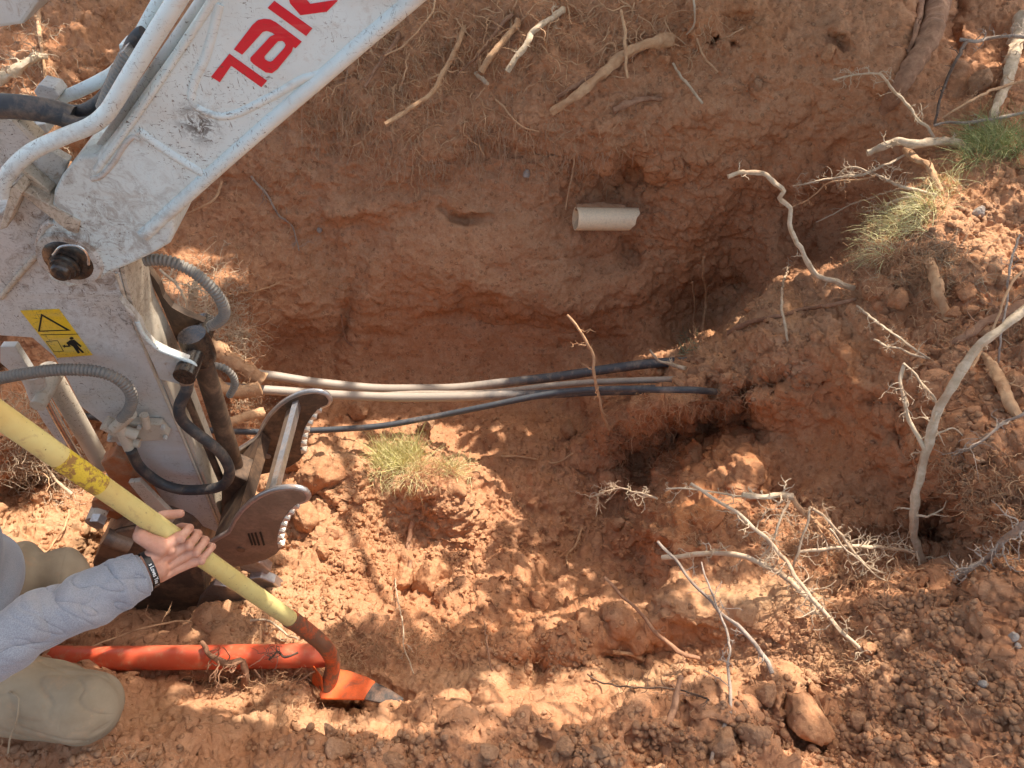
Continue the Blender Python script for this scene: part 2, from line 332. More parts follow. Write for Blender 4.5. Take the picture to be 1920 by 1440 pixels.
DENT = [ # px,py,rx,ry,angle,depth(+ into the ground)
(1335,82,9,7,0,.10),(1374,84,8,6,0,.10),(1568,78,20,14,20,.12),(870,408,38,7,4,.08),(1800,1105,22,34,10,.22),(1735,1005,40,30,0,.15),(1432,152,8,9,0,.05),
(1130,490,60,22,0,.07),(1180,470,24,26,0,.12),(1170,330,90,24,8,.07),(650,1322,70,16,-4,.15),(1450,720,30,16,-20,.10),(1405,760,16,40,0,.12),(1275,755,100,15,6,-.14),(1413,800,13,46,-4,.14),(1175,845,22,30,20,.04),(1215,905,60,20,10,.10),(1185,960,16,70,0,.10),
(1395,740,40,14,-25,.08),(1225,980,30,16,30,.08),(1510,965,20,12,0,.06),(1640,1010,60,22,0,.08),(1710,760,36,30,10,.10),(1690,820,26,22,0,.08),(1640,760,24,14,0,.05),
(600,500,40,120,-12,.05),(690,600,14,90,8,-.03),(650,590,12,80,10,.05),(980,290,120,14,-3,.04),(1000,560,120,30,6,-.05),(900,600,130,14,4,.04),(700,390,120,18,-6,-.04),(1330,560,50,60,20,.08),
(1500,230,14,80,40,.03),(1560,280,14,90,42,-.025),(1640,330,16,80,40,.03),(1300,210,60,22,-10,-.04),(1400,170,30,22,0,.03),(1380,40,40,22,0,.06),(1310,40,30,40,0,-.05),
(1470,1310,26,50,-14,-.09),(1420,1300,30,24,0,-.05),(1450,1390,24,16,0,.08),(1380,1385,16,30,0,.06),(1320,1410,50,26,0,.03),(1240,1370,60,14,4,-.03),
(1650,690,22,60,-30,.03),(1560,640,40,50,0,.03),(1580,680,20,60,-25,-.03),(1350,700,60,22,6,-.05),(1150,870,60,20,-20,.05),(1750,950,30,22,0,.08),(1850,960,60,30,0,-.05),
(620,865,40,38,0,-.03),(800,905,70,26,0,-.04),(1230,1010,36,30,0,-.05),(1530,1290,50,22,10,.06),(1500,1260,70,18,-8,-.03),(1100,1120,70,18,0,.05),(1050,870,80,9,-8,-.03),
(470,690,10,60,-50,-.02),(1770,430,60,50,0,-.04),(1640,480,30,20,0,-.04),(1690,470,40,14,-30,-.03),(1720,40,16,70,12,.06),(1790,40,14,80,8,.12),(950,1245,160,14,0,.03),(1100,1300,120,16,-3,.04),(715,1300,60,22,8,.07),(660,1338,70,13,-4,.12),(400,1283,200,11,0,.06),(560,1285,70,12,0,.06)]
def base_t(px, py):
    q = np.stack([px, py], -1) / F; wv = np.empty(len(q))
    for k in range(0, len(q), 60000): wv[k:k + 60000] = kern(q[k:k + 60000], X0) @ coef[:n] + coef[n] + q[k:k + 60000] @ coef[n + 1:]
    b = (720 - py) / F; dz = -sp + cp * b; z0 = .02 + .45 * sstep(b, -.4, .6)
    wp = -dz / (CAM[2] - z0)
    dx = np.maximum(np.maximum(-px, px - 1920), 0); dy = np.maximum(np.maximum(-py, py - 1440), 0); dd = np.hypot(dx, dy)
    m = sstep(dd, 200, 420); wv = wv * (1 - m) + wp * m
    t = 1 / np.maximum(wv, .004)
    for (x, y, rx, ry, an, dep) in DENT:
        c, s = math.cos(R(an)), math.sin(R(an)); ux = (px - x) * c + (py - y) * s; uy = -(px - x) * s + (py - y) * c
        t = t + dep * np.exp(-((ux / rx) ** 2 + (uy / ry) ** 2) ** 1.2)
    return t
STEP = 1.75
def axis(a, b, lo, hi, s, g=1.16):
    mid = list(np.arange(a, b, s)); L = []; x = a; k = s
    while x > lo: k *= g; x -= k; L.append(x)
    H = []; x = mid[-1]; k = s
    while x < hi: k *= g; x += k; H.append(x)
    return np.array(L[::-1] + mid + H)
gx = axis(-50, 1970, -8000, 9000, STEP); gy = axis(-40, 1480, -690, 9000, STEP); gy = gy[gy > -730]
GX, GY = np.meshgrid(gx, gy); sh = GX.shape; px = GX.ravel(); py = GY.ravel()
# warp the contours a little so no outline is a smooth curve
wob = np.stack([px / 90, py / 90, px * 0], -1)
inf = ((px > -100) & (px < 2020) & (py > -80) & (py < 1520)).astype(float)
wx = 16 * fbm(wob, 1, 4) * inf; wy = 14 * fbm(wob, 1, 4, off=5) * inf
t0 = base_t(px + wx, py + wy)
P = CAM + D(px, py) * t0[:, None]
def blobs(L, px, py):
    o = np.zeros(len(px))
    for (x, y, rx, ry, v) in L: o = np.maximum(o, v * np.exp(-((px - x) / rx) ** 2 - ((py - y) / ry) ** 2))
    return o
CRUMB = [(650,980,190,150,1),(900,950,220,150,.9),(800,1090,200,70,.9),(1000,1080,120,90,.6),(1800,1250,260,170,1),(1500,1390,320,80,1),(1850,560,130,190,1),(1820,900,130,110,.8),(1500,960,90,40,.7),
 (1150,1250,180,40,.6),(1180,1400,240,60,.8),(700,1400,200,50,.8),(1350,700,90,50,.7),(1480,680,60,40,.6),(560,1150,90,60,.5),(90,980,140,80,.6),(100,100,160,130,.7),(1250,60,100,60,.4),(1050,340,90,60,.4),(1630,1070,120,60,.7),
 (350,1390,200,40,.5),(1150,1000,60,100,.4),(1250,440,100,100,.3),(1550,600,140,60,.5)]
REDS = [(1560,820,160,150,.75),(1330,850,120,90,.9),(1300,960,90,60,1),(1600,680,90,60,.8),(1450,760,120,80,.8),(1180,330,130,60,.8),(1330,300,180,120,.45),(1650,960,120,60,.5),(1380,640,80,60,.5),(1350,50,160,70,.6),(1250,90,150,60,.4),(1300,480,140,90,.5),(1560,230,200,160,.35),
 (950,1200,200,60,.5),(1480,900,80,60,.7)]
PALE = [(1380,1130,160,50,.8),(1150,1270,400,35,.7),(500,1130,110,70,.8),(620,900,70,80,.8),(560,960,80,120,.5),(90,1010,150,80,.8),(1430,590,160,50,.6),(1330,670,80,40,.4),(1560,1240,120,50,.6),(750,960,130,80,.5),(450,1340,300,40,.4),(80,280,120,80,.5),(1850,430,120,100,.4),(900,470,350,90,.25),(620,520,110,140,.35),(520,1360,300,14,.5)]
nz = noise(P, .25) * .5 + .75
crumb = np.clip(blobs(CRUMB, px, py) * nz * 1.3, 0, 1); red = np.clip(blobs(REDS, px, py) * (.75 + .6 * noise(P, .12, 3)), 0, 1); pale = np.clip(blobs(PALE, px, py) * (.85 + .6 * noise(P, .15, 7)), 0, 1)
def gnormals(P):
    G = P.reshape(*sh, 3); du = np.gradient(G, axis=1); dv = np.gradient(G, axis=0); N = np.cross(dv, du)
    N /= np.linalg.norm(N, axis=-1, keepdims=True) + 1e-12; N = N.reshape(-1, 3)
    s = np.sign((N * (CAM - P)).sum(-1)); return N * s[:, None]
N = gnormals(P)
near = 1 - sstep(np.hypot(np.maximum(0, np.abs(px - 960) - 960), np.maximum(0, np.abs(py - 720) - 720)), 100, 500)
Q = P.copy()
h = .050 * noise(Q, .42) + .030 * noise(Q, .17, 2) 
rid = 1 - np.abs(noise(Q * np.array([1, .6, 1.]), .11, 4)); h += .016 * rid * (1 - .5 * crumb)
h += .014 * noise(Q, .06, 9) + .009 * noise(Q, .028, 1) + .0052 * noise(Q, .013, 5) * (1 + .6 * crumb) + .003 * noise(Q, .0075, 6)
pk = voro(Q[inf > 0], .035, 77)[0]; hh = np.zeros(len(Q)); hh[inf > 0] = -.010 * np.clip(.34 - pk, 0, 1) / .34; h += hh * (noise(Q, .3, 21) > .15)
# scrape / bedding streaks on the cut faces
RAG = [(1330,700,120,80,1),(1500,720,220,140,.8),(1700,650,200,200,.9),(1800,900,180,180,.9),(1350,830,160,110,1),(1300,1000,160,90,1),(720,930,220,120,.8),(1250,1200,260,60,.8),(1700,1250,260,200,.5),(1500,1400,300,60,.8),(900,60,500,120,.6),(1200,300,260,110,.7),(1350,480,200,120,.6),(1600,1060,160,80,.7),(420,620,100,120,.7),(60,850,120,120,.7)]
rag = blobs(RAG, px, py); sr = np.where((rag > .03) & (inf > 0))[0]
for sc, amp in ((.19, .065), (.085, .030), (.038, .012)):
    q_ = Q[sr] + .35 * sc * np.stack([noise(Q[sr], sc * .8, k) for k in (31, 32, 33)], -1)
    f1, f2, cid = voro(q_ * np.array([1, 1, 1.3]), sc, sc * 50 + 3); e_ = np.clip((f2 - f1) / .16, 0, 1)
    h[sr] += rag[sr] * amp * ((cid - .5) * e_ - .18 * (1 - e_))
st = noise(Q * np.array([1.0, 1.0, 4.0]) + .15 * noise(Q, .3, 8)[:, None], .16, 6); h += .013 * np.clip(st, -.6, .25) * (1 - crumb)
cr = noise(Q, .21, 13); crk = np.exp(-(np.abs(cr) / .035) ** 2) * (noise(Q, .35, 15) > .05); h -= .005 * crk
sel = np.where((crumb > .04) & (inf > 0))[0]
for sc, amp, lo in ((.085, .018, .2), (.04, .012, .08), (.02, .007, .05)):
    f1, f2, cid = voro(Q[sel] + .25 * sc * noise(Q[sel], sc * .7, 3)[:, None], sc, sc * 100)
    keep = (cid > (1 - .85 * np.clip(crumb[sel] * 1.25 - lo, 0, 1)))
    h[sel] += amp * keep * np.clip(1 - (f1 / .62) ** 2, 0, 1) ** .7 * (.4 + cid)
SMO = [(1040,1295,170,36,.8),(1380,1245,170,30,.8),(1400,1130,160,40,.7),(480,1372,320,18,.6),(1540,1240,130,44,.7),(1560,830,150,130,.55),(900,470,380,110,.7),(1000,640,300,60,.6),(1550,300,200,160,.5),(1250,1180,160,40,.4),(930,800,300,50,.4),(800,645,320,70,.75),(620,520,110,150,.6),(350,1330,250,40,.5)]
smo = blobs(SMO, px, py); h *= (1 - smo * .8)
h *= (.15 + .85 * near)
P = P + N * h[:, None]
def grid_obj(name, P, sh, mat, attrs):
    me = bpy.data.meshes.new(name); H, Wd = sh; nv = H * Wd
    me.vertices.add(nv); me.vertices.foreach_set('co', P.astype(np.float32).ravel())
    idx = np.arange(nv).reshape(sh); q = np.stack([idx[:-1, :-1], idx[1:, :-1], idx[1:, 1:], idx[:-1, 1:]], -1).reshape(-1, 4)
    me.loops.add(q.size); me.loops.foreach_set('vertex_index', q.ravel().astype(np.int32))
    me.polygons.add(len(q)); me.polygons.foreach_set('loop_start', (np.arange(len(q)) * 4).astype(np.int32)); me.polygons.foreach_set('loop_total', np.full(len(q), 4, np.int32))
    me.update(calc_edges=True); me.validate()
    ca = me.color_attributes.new("tone", 'FLOAT_COLOR', 'POINT'); ca.data.foreach_set('color', attrs.astype(np.float32).ravel())
    me.shade_smooth(); me.materials.append(mat)
    o = bpy.data.objects.new(name, me); C.collection.objects.link(o); return o
ground = grid_obj("ground", P, sh, SOIL, np.stack([red, crumb, pale, np.ones_like(red)], -1)); tag(ground, kind="structure")
bpy.context.view_layer.update()
dg = bpy.context.evaluated_depsgraph_get(); gev = ground.evaluated_get(dg)
camv = Vector(CAM)
def hit(px, py):
    d = Vector(D(px, py)); ok, loc, nn, _ = gev.ray_cast(camv, d)
    if not ok: return None, None
    nn = np.array(nn); loc = np.array(loc)
    if np.dot(nn, CAM - loc) < 0: nn = -nn
    return loc, nn
def tg(px, py):
    l, _ = hit(px, py); return (l - CAM)[2] / D(px, py)[2] if l is not None else 3.0
def drop(p, up=.5):
    ok, loc, nn, _ = gev.ray_cast(Vector((p[0], p[1], p[2] + up)), Vector((0, 0, -1)))
    return (np.array(loc), np.array(nn)) if ok else (np.array(p), np.array([0, 0, 1.]))
# ------------------------------------------------------------------ excavator arm
YF = 1.25; YB = 1.40
exc = empty("mini_excavator", PY(130, 497, YF), "muddy white excavator arm with red lettering, black hoses and toothed thumb", "excavator")
def path(pts, Y, n=40):
    Ys = Y if isinstance(Y, (list, tuple)) else [Y] * len(pts)
    return cat_rom([PY(p[0], p[1], y) for p, y in zip(pts, Ys)], n)
def pipe(name, pts, Y, r, mat, parent, n=50, sides=16, rfun=None):
    mb = MB(); tube(mb, path(pts, Y, n), r, sides, True, rfun); return mb.build(name, mat, parent)
def guard(name, pts, Y, r, mat, parent):
    P_ = path(pts, Y, 400); L = np.linalg.norm(np.diff(P_, axis=0), axis=1).sum(); k = int(L / .0085)
    s = np.linspace(0, 1, 400); rr = r * (1 + .10 * np.sign(np.sin(s * k * 2 * math.pi)) * np.abs(np.sin(s * k * 2 * math.pi)) ** .4)
    mb = MB(); tube(mb, P_, rr, 14, True); return mb.build(name, mat, parent)
far_up = [PY(1010, -190, YF), PY(760, -520, YF)]
boomxz = pxz([(800,0),(640,131),(450,293),(335,398),(326,415),(325,440),(318,458),(293,473),(255,492),(213,510),(190,523),(165,532),(130,540),(95,528),(80,500),(73,465),(78,430),(97,415),(97,383),(100,360),(113,333),(133,307),(147,294),(180,291),(200,268),(290,140),(393,0)], YF)
a0, a1 = np.array(boomxz[0]), np.array(boomxz[-1]); dirb = nrm((a0 - np.array(boomxz[3])))
ext = 1.5
boomxz = [tuple(a0 + dirb * ext)] + boomxz + [tuple(a1 + dirb * (ext + .1))]
mb = MB(); prism(mb, boomxz, YF, YB); boom = mb.build("boom", PAINT, exc, smooth=False); fixn(boom)
m = boom.modifiers.new("bevel", 'BEVEL'); m.width = .008; m.segments = 3; m.limit_method = 'ANGLE'; m.angle_limit = R(35)
def ridge(pts, r=.008, Y=YF, n=40, flat=.8): 
    mb = MB(); tube(mb, path(pts, Y + r * .35, n), r, 10); o = mb.build("weld_rib", PAINT, boom); o.parent = boom
    o.location = np.array(exc.location) * 0; return o
boom_ch = []
def sub(o): o.parent = boom; return o
def pipe_b(name, pts, Y, r, mat, n=40, sides=12):
    mb = MB(); tube(mb, path(pts, Y + r * .2, n), r, sides); o = mb.build(name, mat, exc); o.parent = boom; return o
pipe_b("cast_rib", [(413,5),(400,60),(385,110),(370,140),(361,172),(362,190),(373,201),(398,212),(420,216),(445,211),(467,201),(520,174),(567,147),(597,138),(625,120),(660,85),(800,-30)], YF + .003, .009, PAINT, 80)
pipe_b("cast_rib", [(262,243),(300,272),(340,298),(384,325)], YF + .002, .010, PAINT)
pipe_b("cast_rib", [(270,440),(330,385),(450,277),(640,113),(790,-15),(960,-160)], YF + .002, .014, PAINT, 60)
pipe_b("cast_rib", [(182,318),(225,255),(300,150),(400,0),(520,-180)], YF + .002, .008, PAINT, 60)
pipe_b("cast_rib", [(196,300),(260,212),(345,85),(372,40),(450,-90)], YF - .001, .006, PAINT, 60)
pipe_b("weld_seam", [(262,262),(250,256),(232,275),(213,305),(190,330),(172,336)], YF, .005, PAINT_D, 40)
pipe_b("weld_seam", [(80,498),(73,465),(80,430),(97,415)], YF + .001, .007, PAINT_D, 40)
# top plate rails along the boom's upper edge
for yy, nm in ((YF + .045, "hose_clip_rail"), (YB - .01, "top_flange")):
    pipe_b(nm, [(185,285),(240,205),(330,75),(395,-20),(560,-260)], yy, .011, PAINT_D, 50)
# letters
def letter(poly, hole=None):
    mb = MB(); Y = YF - .0012 - (.0006 if hole else 0); P3 = [PY(a / 3, b / 3, Y) for a, b in poly]
    if hole is None:
        xz = [(p[0], p[2]) for p in P3]; prism(mb, xz, Y, Y + .0010)
    else:
        H3 = [PY(a / 3, b / 3, Y) for a, b in hole]; n_ = len(P3)
        V = P3 + H3; mb.add(np.array(V), [(i, (i + 1) % n_, n_ + (i + 1) % n_, n_ + i) for i in range(n_)])
    o = mb.build("red_letter", RED, exc, smooth=False); o.parent = boom; fixn(o) if hole is None else None
    return o
letter([(1187,432),(1290,303),(1502,455),(1470,491),(1300,370),(1236,463)])
letter([(1315,278),(1420,140),(1450,114),(1485,106),(1520,110),(1550,125),(1697,235),(1662,272),(1528,183),(1500,174),(1478,180),(1362,308)])
letter([(1408,325),(1520,205),(1552,191),(1590,196),(1640,228),(1650,262),(1640,292),(1560,390),(1530,412),(1495,408),(1425,360),(1408,342)],
       [(1487,318),(1545,252),(1565,232),(1588,230),(1600,240),(1606,252),(1600,268),(1590,280),(1535,340),(1520,347),(1505,343),(1490,332)])
letter([(1505,45),(1542,5),(1757,160),(1722,203)])
letter([(1615,-40),(1632,20),(1690,86),(1838,66),(1900,4),(1890,0),(1745,22),(1690,-40)])
# dipper
dip = plate("dipper_arm", [(-60,395),(0,400),(35,362),(150,425),(222,505),(250,615),(300,712),(333,793),(380,905),(418,1003),(350,975),(311,950),(262,905),(199,800),(150,762),(128,716),(100,668),(60,634),(0,630),(-60,640)], YF + .02, YB - .01, PAINT_D, exc, .004)
dip.data.materials[0] = m_paint("mud_splashed_grey_paint", (.58, .57, .54), .5)
def sub_d(o): o.parent = dip; return o
sub_d(plate("stiffener_tab", [(-2,432),(12,428),(42,362),(28,347),(20,352)], YF - .02, YF + .02, PAINT_T, exc))
sub_d(plate("stiffener_tab", [(38,364),(44,358),(150,416),(146,438),(128,434)], YF - .005, YF + .03, PAINT_T, exc))
sub_d(pipe("weld_seam", [(2,558),(20,535),(50,500),(75,475),(84,485)], YF + .018, .006, PAINT_T, exc))
sub_d(pipe("weld_seam", [(218,512),(235,560),(256,615),(282,680),(310,745),(332,795),(372,890),(414,995)], YF + .02, .004, PAINT_T, exc, 60))
sub_d(pipe("weld_seam", [(222,505),(245,580),(262,640),(285,700),(318,775)], YF + .034, .004, PAINT_T, exc, 60))
strip = sub_d(plate("dipper_top_plate", [(224,503),(252,613),(302,711),(335,792),(382,904),(420,1002),(428,1002),(343,792),(310,711),(260,613),(232,503)], YF + .022, YB - .012, PAINT_T, exc, .001))
# pivot pin
def cyl_y(name, px, py, Yref, y0, y1, r, mat, parent, sides=32, rings=None):
    c = PY(px, py, Yref); mb = MB(); prof = rings or [(y0, r), (y1, r)]
    P_ = np.array([[c[0], yy, c[2]] for yy, _ in prof]); a = np.arange(sides) / sides * 2 * math.pi
    V = []; Fc = []
    for (yy, rr) in prof:
        for q in a: V.append((c[0] + rr * math.cos(q), yy, c[2] + rr * math.sin(q)))
    K = len(prof)
    for i in range(K - 1):
        for j in range(sides):
            j2 = (j + 1) % sides; Fc.append((i * sides + j, i * sides + j2, (i + 1) * sides + j2, (i + 1) * sides + j))
    Fc.append(tuple(reversed(range(sides)))); Fc.append(tuple(range((K - 1) * sides, K * sides)))
    mb.add(np.array(V), Fc); o = mb.build(name, mat, parent); 
    for p in o.data.polygons: pass
    return o
pin = cyl_y("pivot_pin", 131, 484, YF, 0, 0, 0, GREASE, exc, 40, [(YF - .055, .004), (YF - .055, .016), (YF - .052, .019), (YF - .044, .020), (YF - .042, .025), (YF - .034, .026), (YF - .032, .030), (YF - .024, .031), (YF - .028, .031), (YF - .014, .031), (YF - .012, .048), (YF - .001, .056), (YF + .02, .058)])
sub_b = cyl_y("pin_collar", 131, 484, YF, 0, 0, 0, PAINT_D, exc, 40, [(YF - .010, .050), (YF - .009, .062), (YF, .066), (YF + .01, .066)])
pipe("lock_ring", [(100,478),(116,462),(148,462),(164,478),(166,496)], YF - .034, .003, CHROME, exc)
# hard lines and hoses at the boom
pipe("steel_hose_line", [(3,365),(5,345),(22,318),(60,284),(120,256),(170,236),(198,214),(215,190),(240,148),(285,75),(335,-5),(400,-110),(560,-360)], YF - .018, .0145, PAINT, exc, 90)
pipe("steel_hose_line", [(-30,255),(60,238),(100,192),(145,172),(190,150),(222,128),(260,70),(300,0),(380,-130)], YB + .0, .012, PAINT, exc, 90)
pipe("hose_sleeve", [(-60,205),(0,199),(60,203),(105,211),(138,222)], YF + .03, .022, HOSE, exc, 40, 20)
pipe("rubber_hose", [(120,222),(150,232),(180,226),(200,205),(214,180)], YF + .015, .012, HOSE, exc)
pipe("rubber_hose", [(125,208),(155,208),(185,192),(205,168),(222,130)], YF + .05, .012, HOSE, exc)
guard("hose_guard_coil", [(196,205),(210,170),(228,130),(245,98)], YF + .01, .014, HOSEG, exc)
plate("hose_clamp", [(222,100),(232,92),(242,108),(232,118)], YF - .0, YF + .05, STEEL, exc)
plate("hose_clamp", [(222,135),(228,130),(236,152),(228,158)], YF - .02, YF + .05, HOSE, exc)
pipe("rubber_hose", [(238,112),(248,84),(262,66),(270,62)], YF + .04, .012, HOSE, exc)
plate("hose_clamp", [(222,84),(236,82),(242,100),(226,104)], YF + .06, YF + .10, PAINT, exc)
# bracket of dark plates behind the pivot
plate("cylinder_mount", [(-60,215),(10,222),(26,228),(75,272),(128,302),(96,384),(60,372),(33,345),(10,330),(-60,320)], YF + .05, YF + .07, PAINT_D, exc)
plate("cylinder_mount", [(-60,250),(30,250),(90,300),(120,330),(96,392),(30,368),(-60,345)], YF + .17, YF + .19, PAINT_D, exc)
plate("mount_edge", [(20,226),(28,222),(72,262),(66,272)], YF + .03, YF + .06, PAINT_T, exc)
plate("mount_edge", [(36,325),(44,318),(94,360),(94,382)], YF + .02, YF + .05, PAINT_T, exc)
plate("bolt_block", [(63,172),(72,158),(100,165),(112,180),(104,190),(74,188)], YF + .12, YF + .16, PAINT_D, exc)
plate("bolt_block", [(63,255),(60,235),(85,232),(90,250)], YF + .08, YF + .12, PAINT_D, exc)
plate("guard_plate", [(-70,-40),(90,-40),(72,4),(42,46),(0,52),(-70,60)], YF + .15, YF + .28, PAINT_D, exc, .006)
# warning sticker
YS = YF + .018
stk = plate("warning_sticker", [(38,583),(110,580),(173,666),(107,671)], YS, YS + .002, YEL, exc, 0)
def ink(poly, hole=None, Y=YS - .0006):
    mb = MB(); P3 = [PY(a, b, Y) for a, b in poly]; n_ = len(P3)
    if hole: 
        P3 += [PY(a, b, Y) for a, b in hole]; mb.add(np.array(P3), [(i, (i + 1) % n_, n_ + (i + 1) % n_, n_ + i) for i in range(n_)])
    else: prism(mb, [(p[0], p[2]) for p in P3], Y, Y + .0004)
    o = mb.build("printed_symbol", BLK, exc, smooth=False); o.parent = stk; return o
ink([(77,588),(133,620),(71,622)], [(79.5,593),(124,618.5),(75,620)])
ink([(76,627.5),(146,626),(147,627),(76.5,628.5)])
ink([(134 + 4 * math.cos(k * .785), 634.5 + 2.6 * math.sin(k * .785)) for k in range(8)])
ink([(131,638),(139,637),(153,649),(151,651),(143,645),(149,652),(158,661),(154,662),(146,654),(150,662),(146,663),(137,650),(130,646),(133,650),(130,650),(124,643)])
ink([(117,649),(122,646),(122,648),(130,648),(130,650.5),(122,650.5),(122,652.5)])
ink([(86,640),(108,638),(120,659),(101,660)], [(87.5,641),(107.5,639),(118,658.2),(101.5,659.2)])
# thumb cylinder mount
rb = [(222,560),(250,590),(262,606),(270,628),(288,648),(315,662),(352,676),(366,688),(366,702),(340,722),(316,716),(300,712),(262,630)]
plate("cylinder_bracket", rb, YF + .0, YF + .02, PAINT_D, exc, .003)
rb2 = [(p[0], p[1]) for p in rb]
mbx = MB(); prism(mbx, pxz(rb, YF), YB - .015, YB + .005); o = mbx.build("cylinder_bracket", DBROWN, exc, smooth=False); fixn(o)
pipe("bracket_rim", [(258,604),(266,622),(280,640),(300,656),(330,668),(360,680),(368,690)], YF + .0, .005, PAINT, exc)
xz = pxz([(352,690)], YF)[0]
mbx = MB(); tube(mbx, [(xz[0], YF - .03, xz[1]), (xz[0], YB + .02, xz[1])], .026, 24); mbx.build("cylinder_pin", GREASE, exc)
mbx = MB(); tube(mbx, cat_rom([(xz[0], YF + .075, xz[1] + .04), (xz[0] + .004, YF + .075, xz[1] - .05)], 8), [.034, .036, .037, .037, .036, .036, .034, .03], 24); mbx.build("cylinder_head", GREASE, exc)
pe = PY(455, 925, YF + .06)
mbx = MB(); tube(mbx, cat_rom([(xz[0] + .005, YF + .075, xz[1] + .02), tuple(pe)], 20), [.026] * 18 + [.029, .029], 28); mbx.build("thumb_cylinder", DBROWN, exc)
mbx = MB(); q0 = PY(348, 740, YF + .05); q1 = PY(415, 900, YF + .05); tube(mbx, cat_rom([tuple(q0), tuple(q1)], 8), .010, 12); mbx.build("cylinder_tube", DBROWN, exc)
plate("cylinder_tip", [(415,900),(425,885),(470,905),(478,930),(462,948),(436,960),(424,1000),(415,990)], YF + .02, YF + .10, DBROWN, exc, .004)
guard("hose_guard_coil", [(272,488),(300,487),(330,494),(365,512),(395,538),(415,565),(421,588),(410,603),(394,612)], [YF + .06] * 6 + [YF + .07, YF + .08, YF + .08], .0125, HOSEG, exc)
guard("hose_guard_coil", [(-20,712),(0,709),(40,702),(90,695),(140,693),(185,697),(220,710),(243,732),(247,752),(240,772),(228,785)], YF - .04, .0135, HOSEG, exc)
guard("hose_guard_coil", [(398,684),(420,690),(436,704),(440,722),(430,742)], YF + .16, .0095, HOSEG, exc)
pipe("rubber_hose", [(352,700),(350,730),(340,752),(336,772),(345,792),(368,812),(395,832),(418,855),(430,880),(427,900),(410,913),(380,918),(340,918),(305,908),(275,888),(258,870),(246,845)], [YF - .0, YF - .02, YF - .03] + [YF - .04] * 14, .0145, HOSE, exc, 90)
pipe("hose_fitting", [(352,695),(350,718)], YF - .01, .017, STEELR, exc)
pipe("hose_fitting", [(246,775),(230,790),(214,803)], YF - .035, .015, PAINT_T, exc)
pipe("hose_fitting", [(224,800),(243,842)], YF - .03, .014, PAINT_T, exc)
pipe("hose_fitting", [(196,792),(224,806)], YF - .02, .020, PAINT_T, exc)
pipe("hose_fitting", [(228,806),(258,816)], YF - .025, .015, PAINT_T, exc)
pipe("hose_fitting", [(238,828),(262,832)], YF - .02, .012, PAINT_T, exc)
pipe("hose_fitting", [(270,778),(275,800)], YF - .005, .011, PAINT_T, exc)
plate("hose_manifold", [(220,796),(236,792),(300,796),(316,816),(312,826),(205,830),(200,820)], YF - .005, YF + .018, PAINT_T, exc, .003)
for (bx, by) in ((306,800),(310,820),(262,800),(206,822)):
    cyl_y("bolt", bx, by, YF - .008, YF - .016, YF - .004, .006, PAINT_D, exc, 6)
# bucket cylinder and links on the far side
pipe("bucket_cylinder", [(88,690),(120,745),(192,872)], YF + .14, .026, PAINT_T, exc, 20, 24)
pipe("cylinder_rod", [(72,715),(100,775),(150,862)], YF + .05, .009, CHROME, exc, 12, 16)
pipe("cylinder_eye", [(60,700),(75,745)], YF + .02, .024, PAINT_D, exc, 12, 16)
cyl_y("link_pin", 80, 745, YF, YF - .03, YF + .1, .018, PAINT_T, exc, 20)
plate("link_bar", [(0,650),(28,650),(60,700),(92,760),(130,830),(118,842),(80,790),(40,715),(0,680)], YF + .08, YF + .10, PAINT_D, exc)
plate("bucket_link", [(188,868),(210,855),(235,862),(300,960),(290,985),(250,985),(170,960),(178,935),(215,915),(200,890)], YF - .02, YF + .02, RUST, exc, .004)
plate("bucket_link", [(240,905),(262,903),(330,972),(320,985),(300,978)], YF - .05, YF - .035, PAINT_T, exc, .002)
plate("bucket_link", [(172,940),(190,935),(245,955),(240,965),(172,952)], YF - .055, YF - .04, RUST, exc, .002)
cyl_y("link_pin", 186, 958, YF - .05, YF - .09, YF + .1, .024, PAINT_T, exc, 20)
cyl_y("bolt_head", 184, 976, YF - .10, YF - .115, YF - .09, .022, STEEL, exc, 6)
# bucket: curved shell
bk = empty("bucket", (0, 0, 0), None, None); bk.parent = exc; bk.location = (0, 0, 0)
BY0, BY1 = 1.19, 1.44
prof = [PY(a, b, BY0) for a, b in [(176,1050),(192,1012),(222,990),(262,984),(310,992),(352,1012),(378,1050),(386,1100),(376,1150),(360,1192)]]
prof = cat_rom(prof, 40); inn = prof.copy(); Tn, _, _ = frames(prof); nn_ = np.cross(Tn, [0, 1., 0]); inn = prof - nn_ * .014
if np.linalg.norm(inn[20] - prof[[0, -1]].mean(0)) > np.linalg.norm(prof[20] - prof[[0, -1]].mean(0)): inn = prof + nn_ * .014
mbx = MB(); prism(mbx, [(p[0], p[2]) for p in prof] + [(p[0], p[2]) for p in inn[::-1]], BY0, BY1); sh_ = mbx.build("bucket_shell", BUCK, exc, smooth=False); fixn(sh_)
side = [(p[0], p[2]) for p in prof[::2]] + [tuple(PY(300, 1178, BY0)[[0, 2]]), tuple(PY(240, 1160, BY0)[[0, 2]]), tuple(PY(190, 1110, BY0)[[0, 2]])]
for y0, y1 in ((BY0 - .012, BY0), (BY1, BY1 + .012)):
    mbx = MB(); prism(mbx, side, y0, y1); o = mbx.build("bucket_side", BUCK, exc, smooth=False); fixn(o); bv = o.modifiers.new("bevel", 'BEVEL'); bv.width = .004
pipe("bucket_lip", [(362,1200),(330,1182),(290,1172),(255,1176),(235,1188)], BY0 - .01, .007, BUCK, exc)
pipe("lifting_eye", [(196,1005),(215,1012),(245,1022)], BY0 - .02, .026, BUCK, exc, 16, 20)
plate("cutting_edge", [(352,1195),(372,1128),(400,1096),(425,1100),(446,1112),(482,1132),(474,1146),(440,1138),(418,1150),(404,1196),(380,1190)], 1.14, 1.165, STEEL, exc, .003)
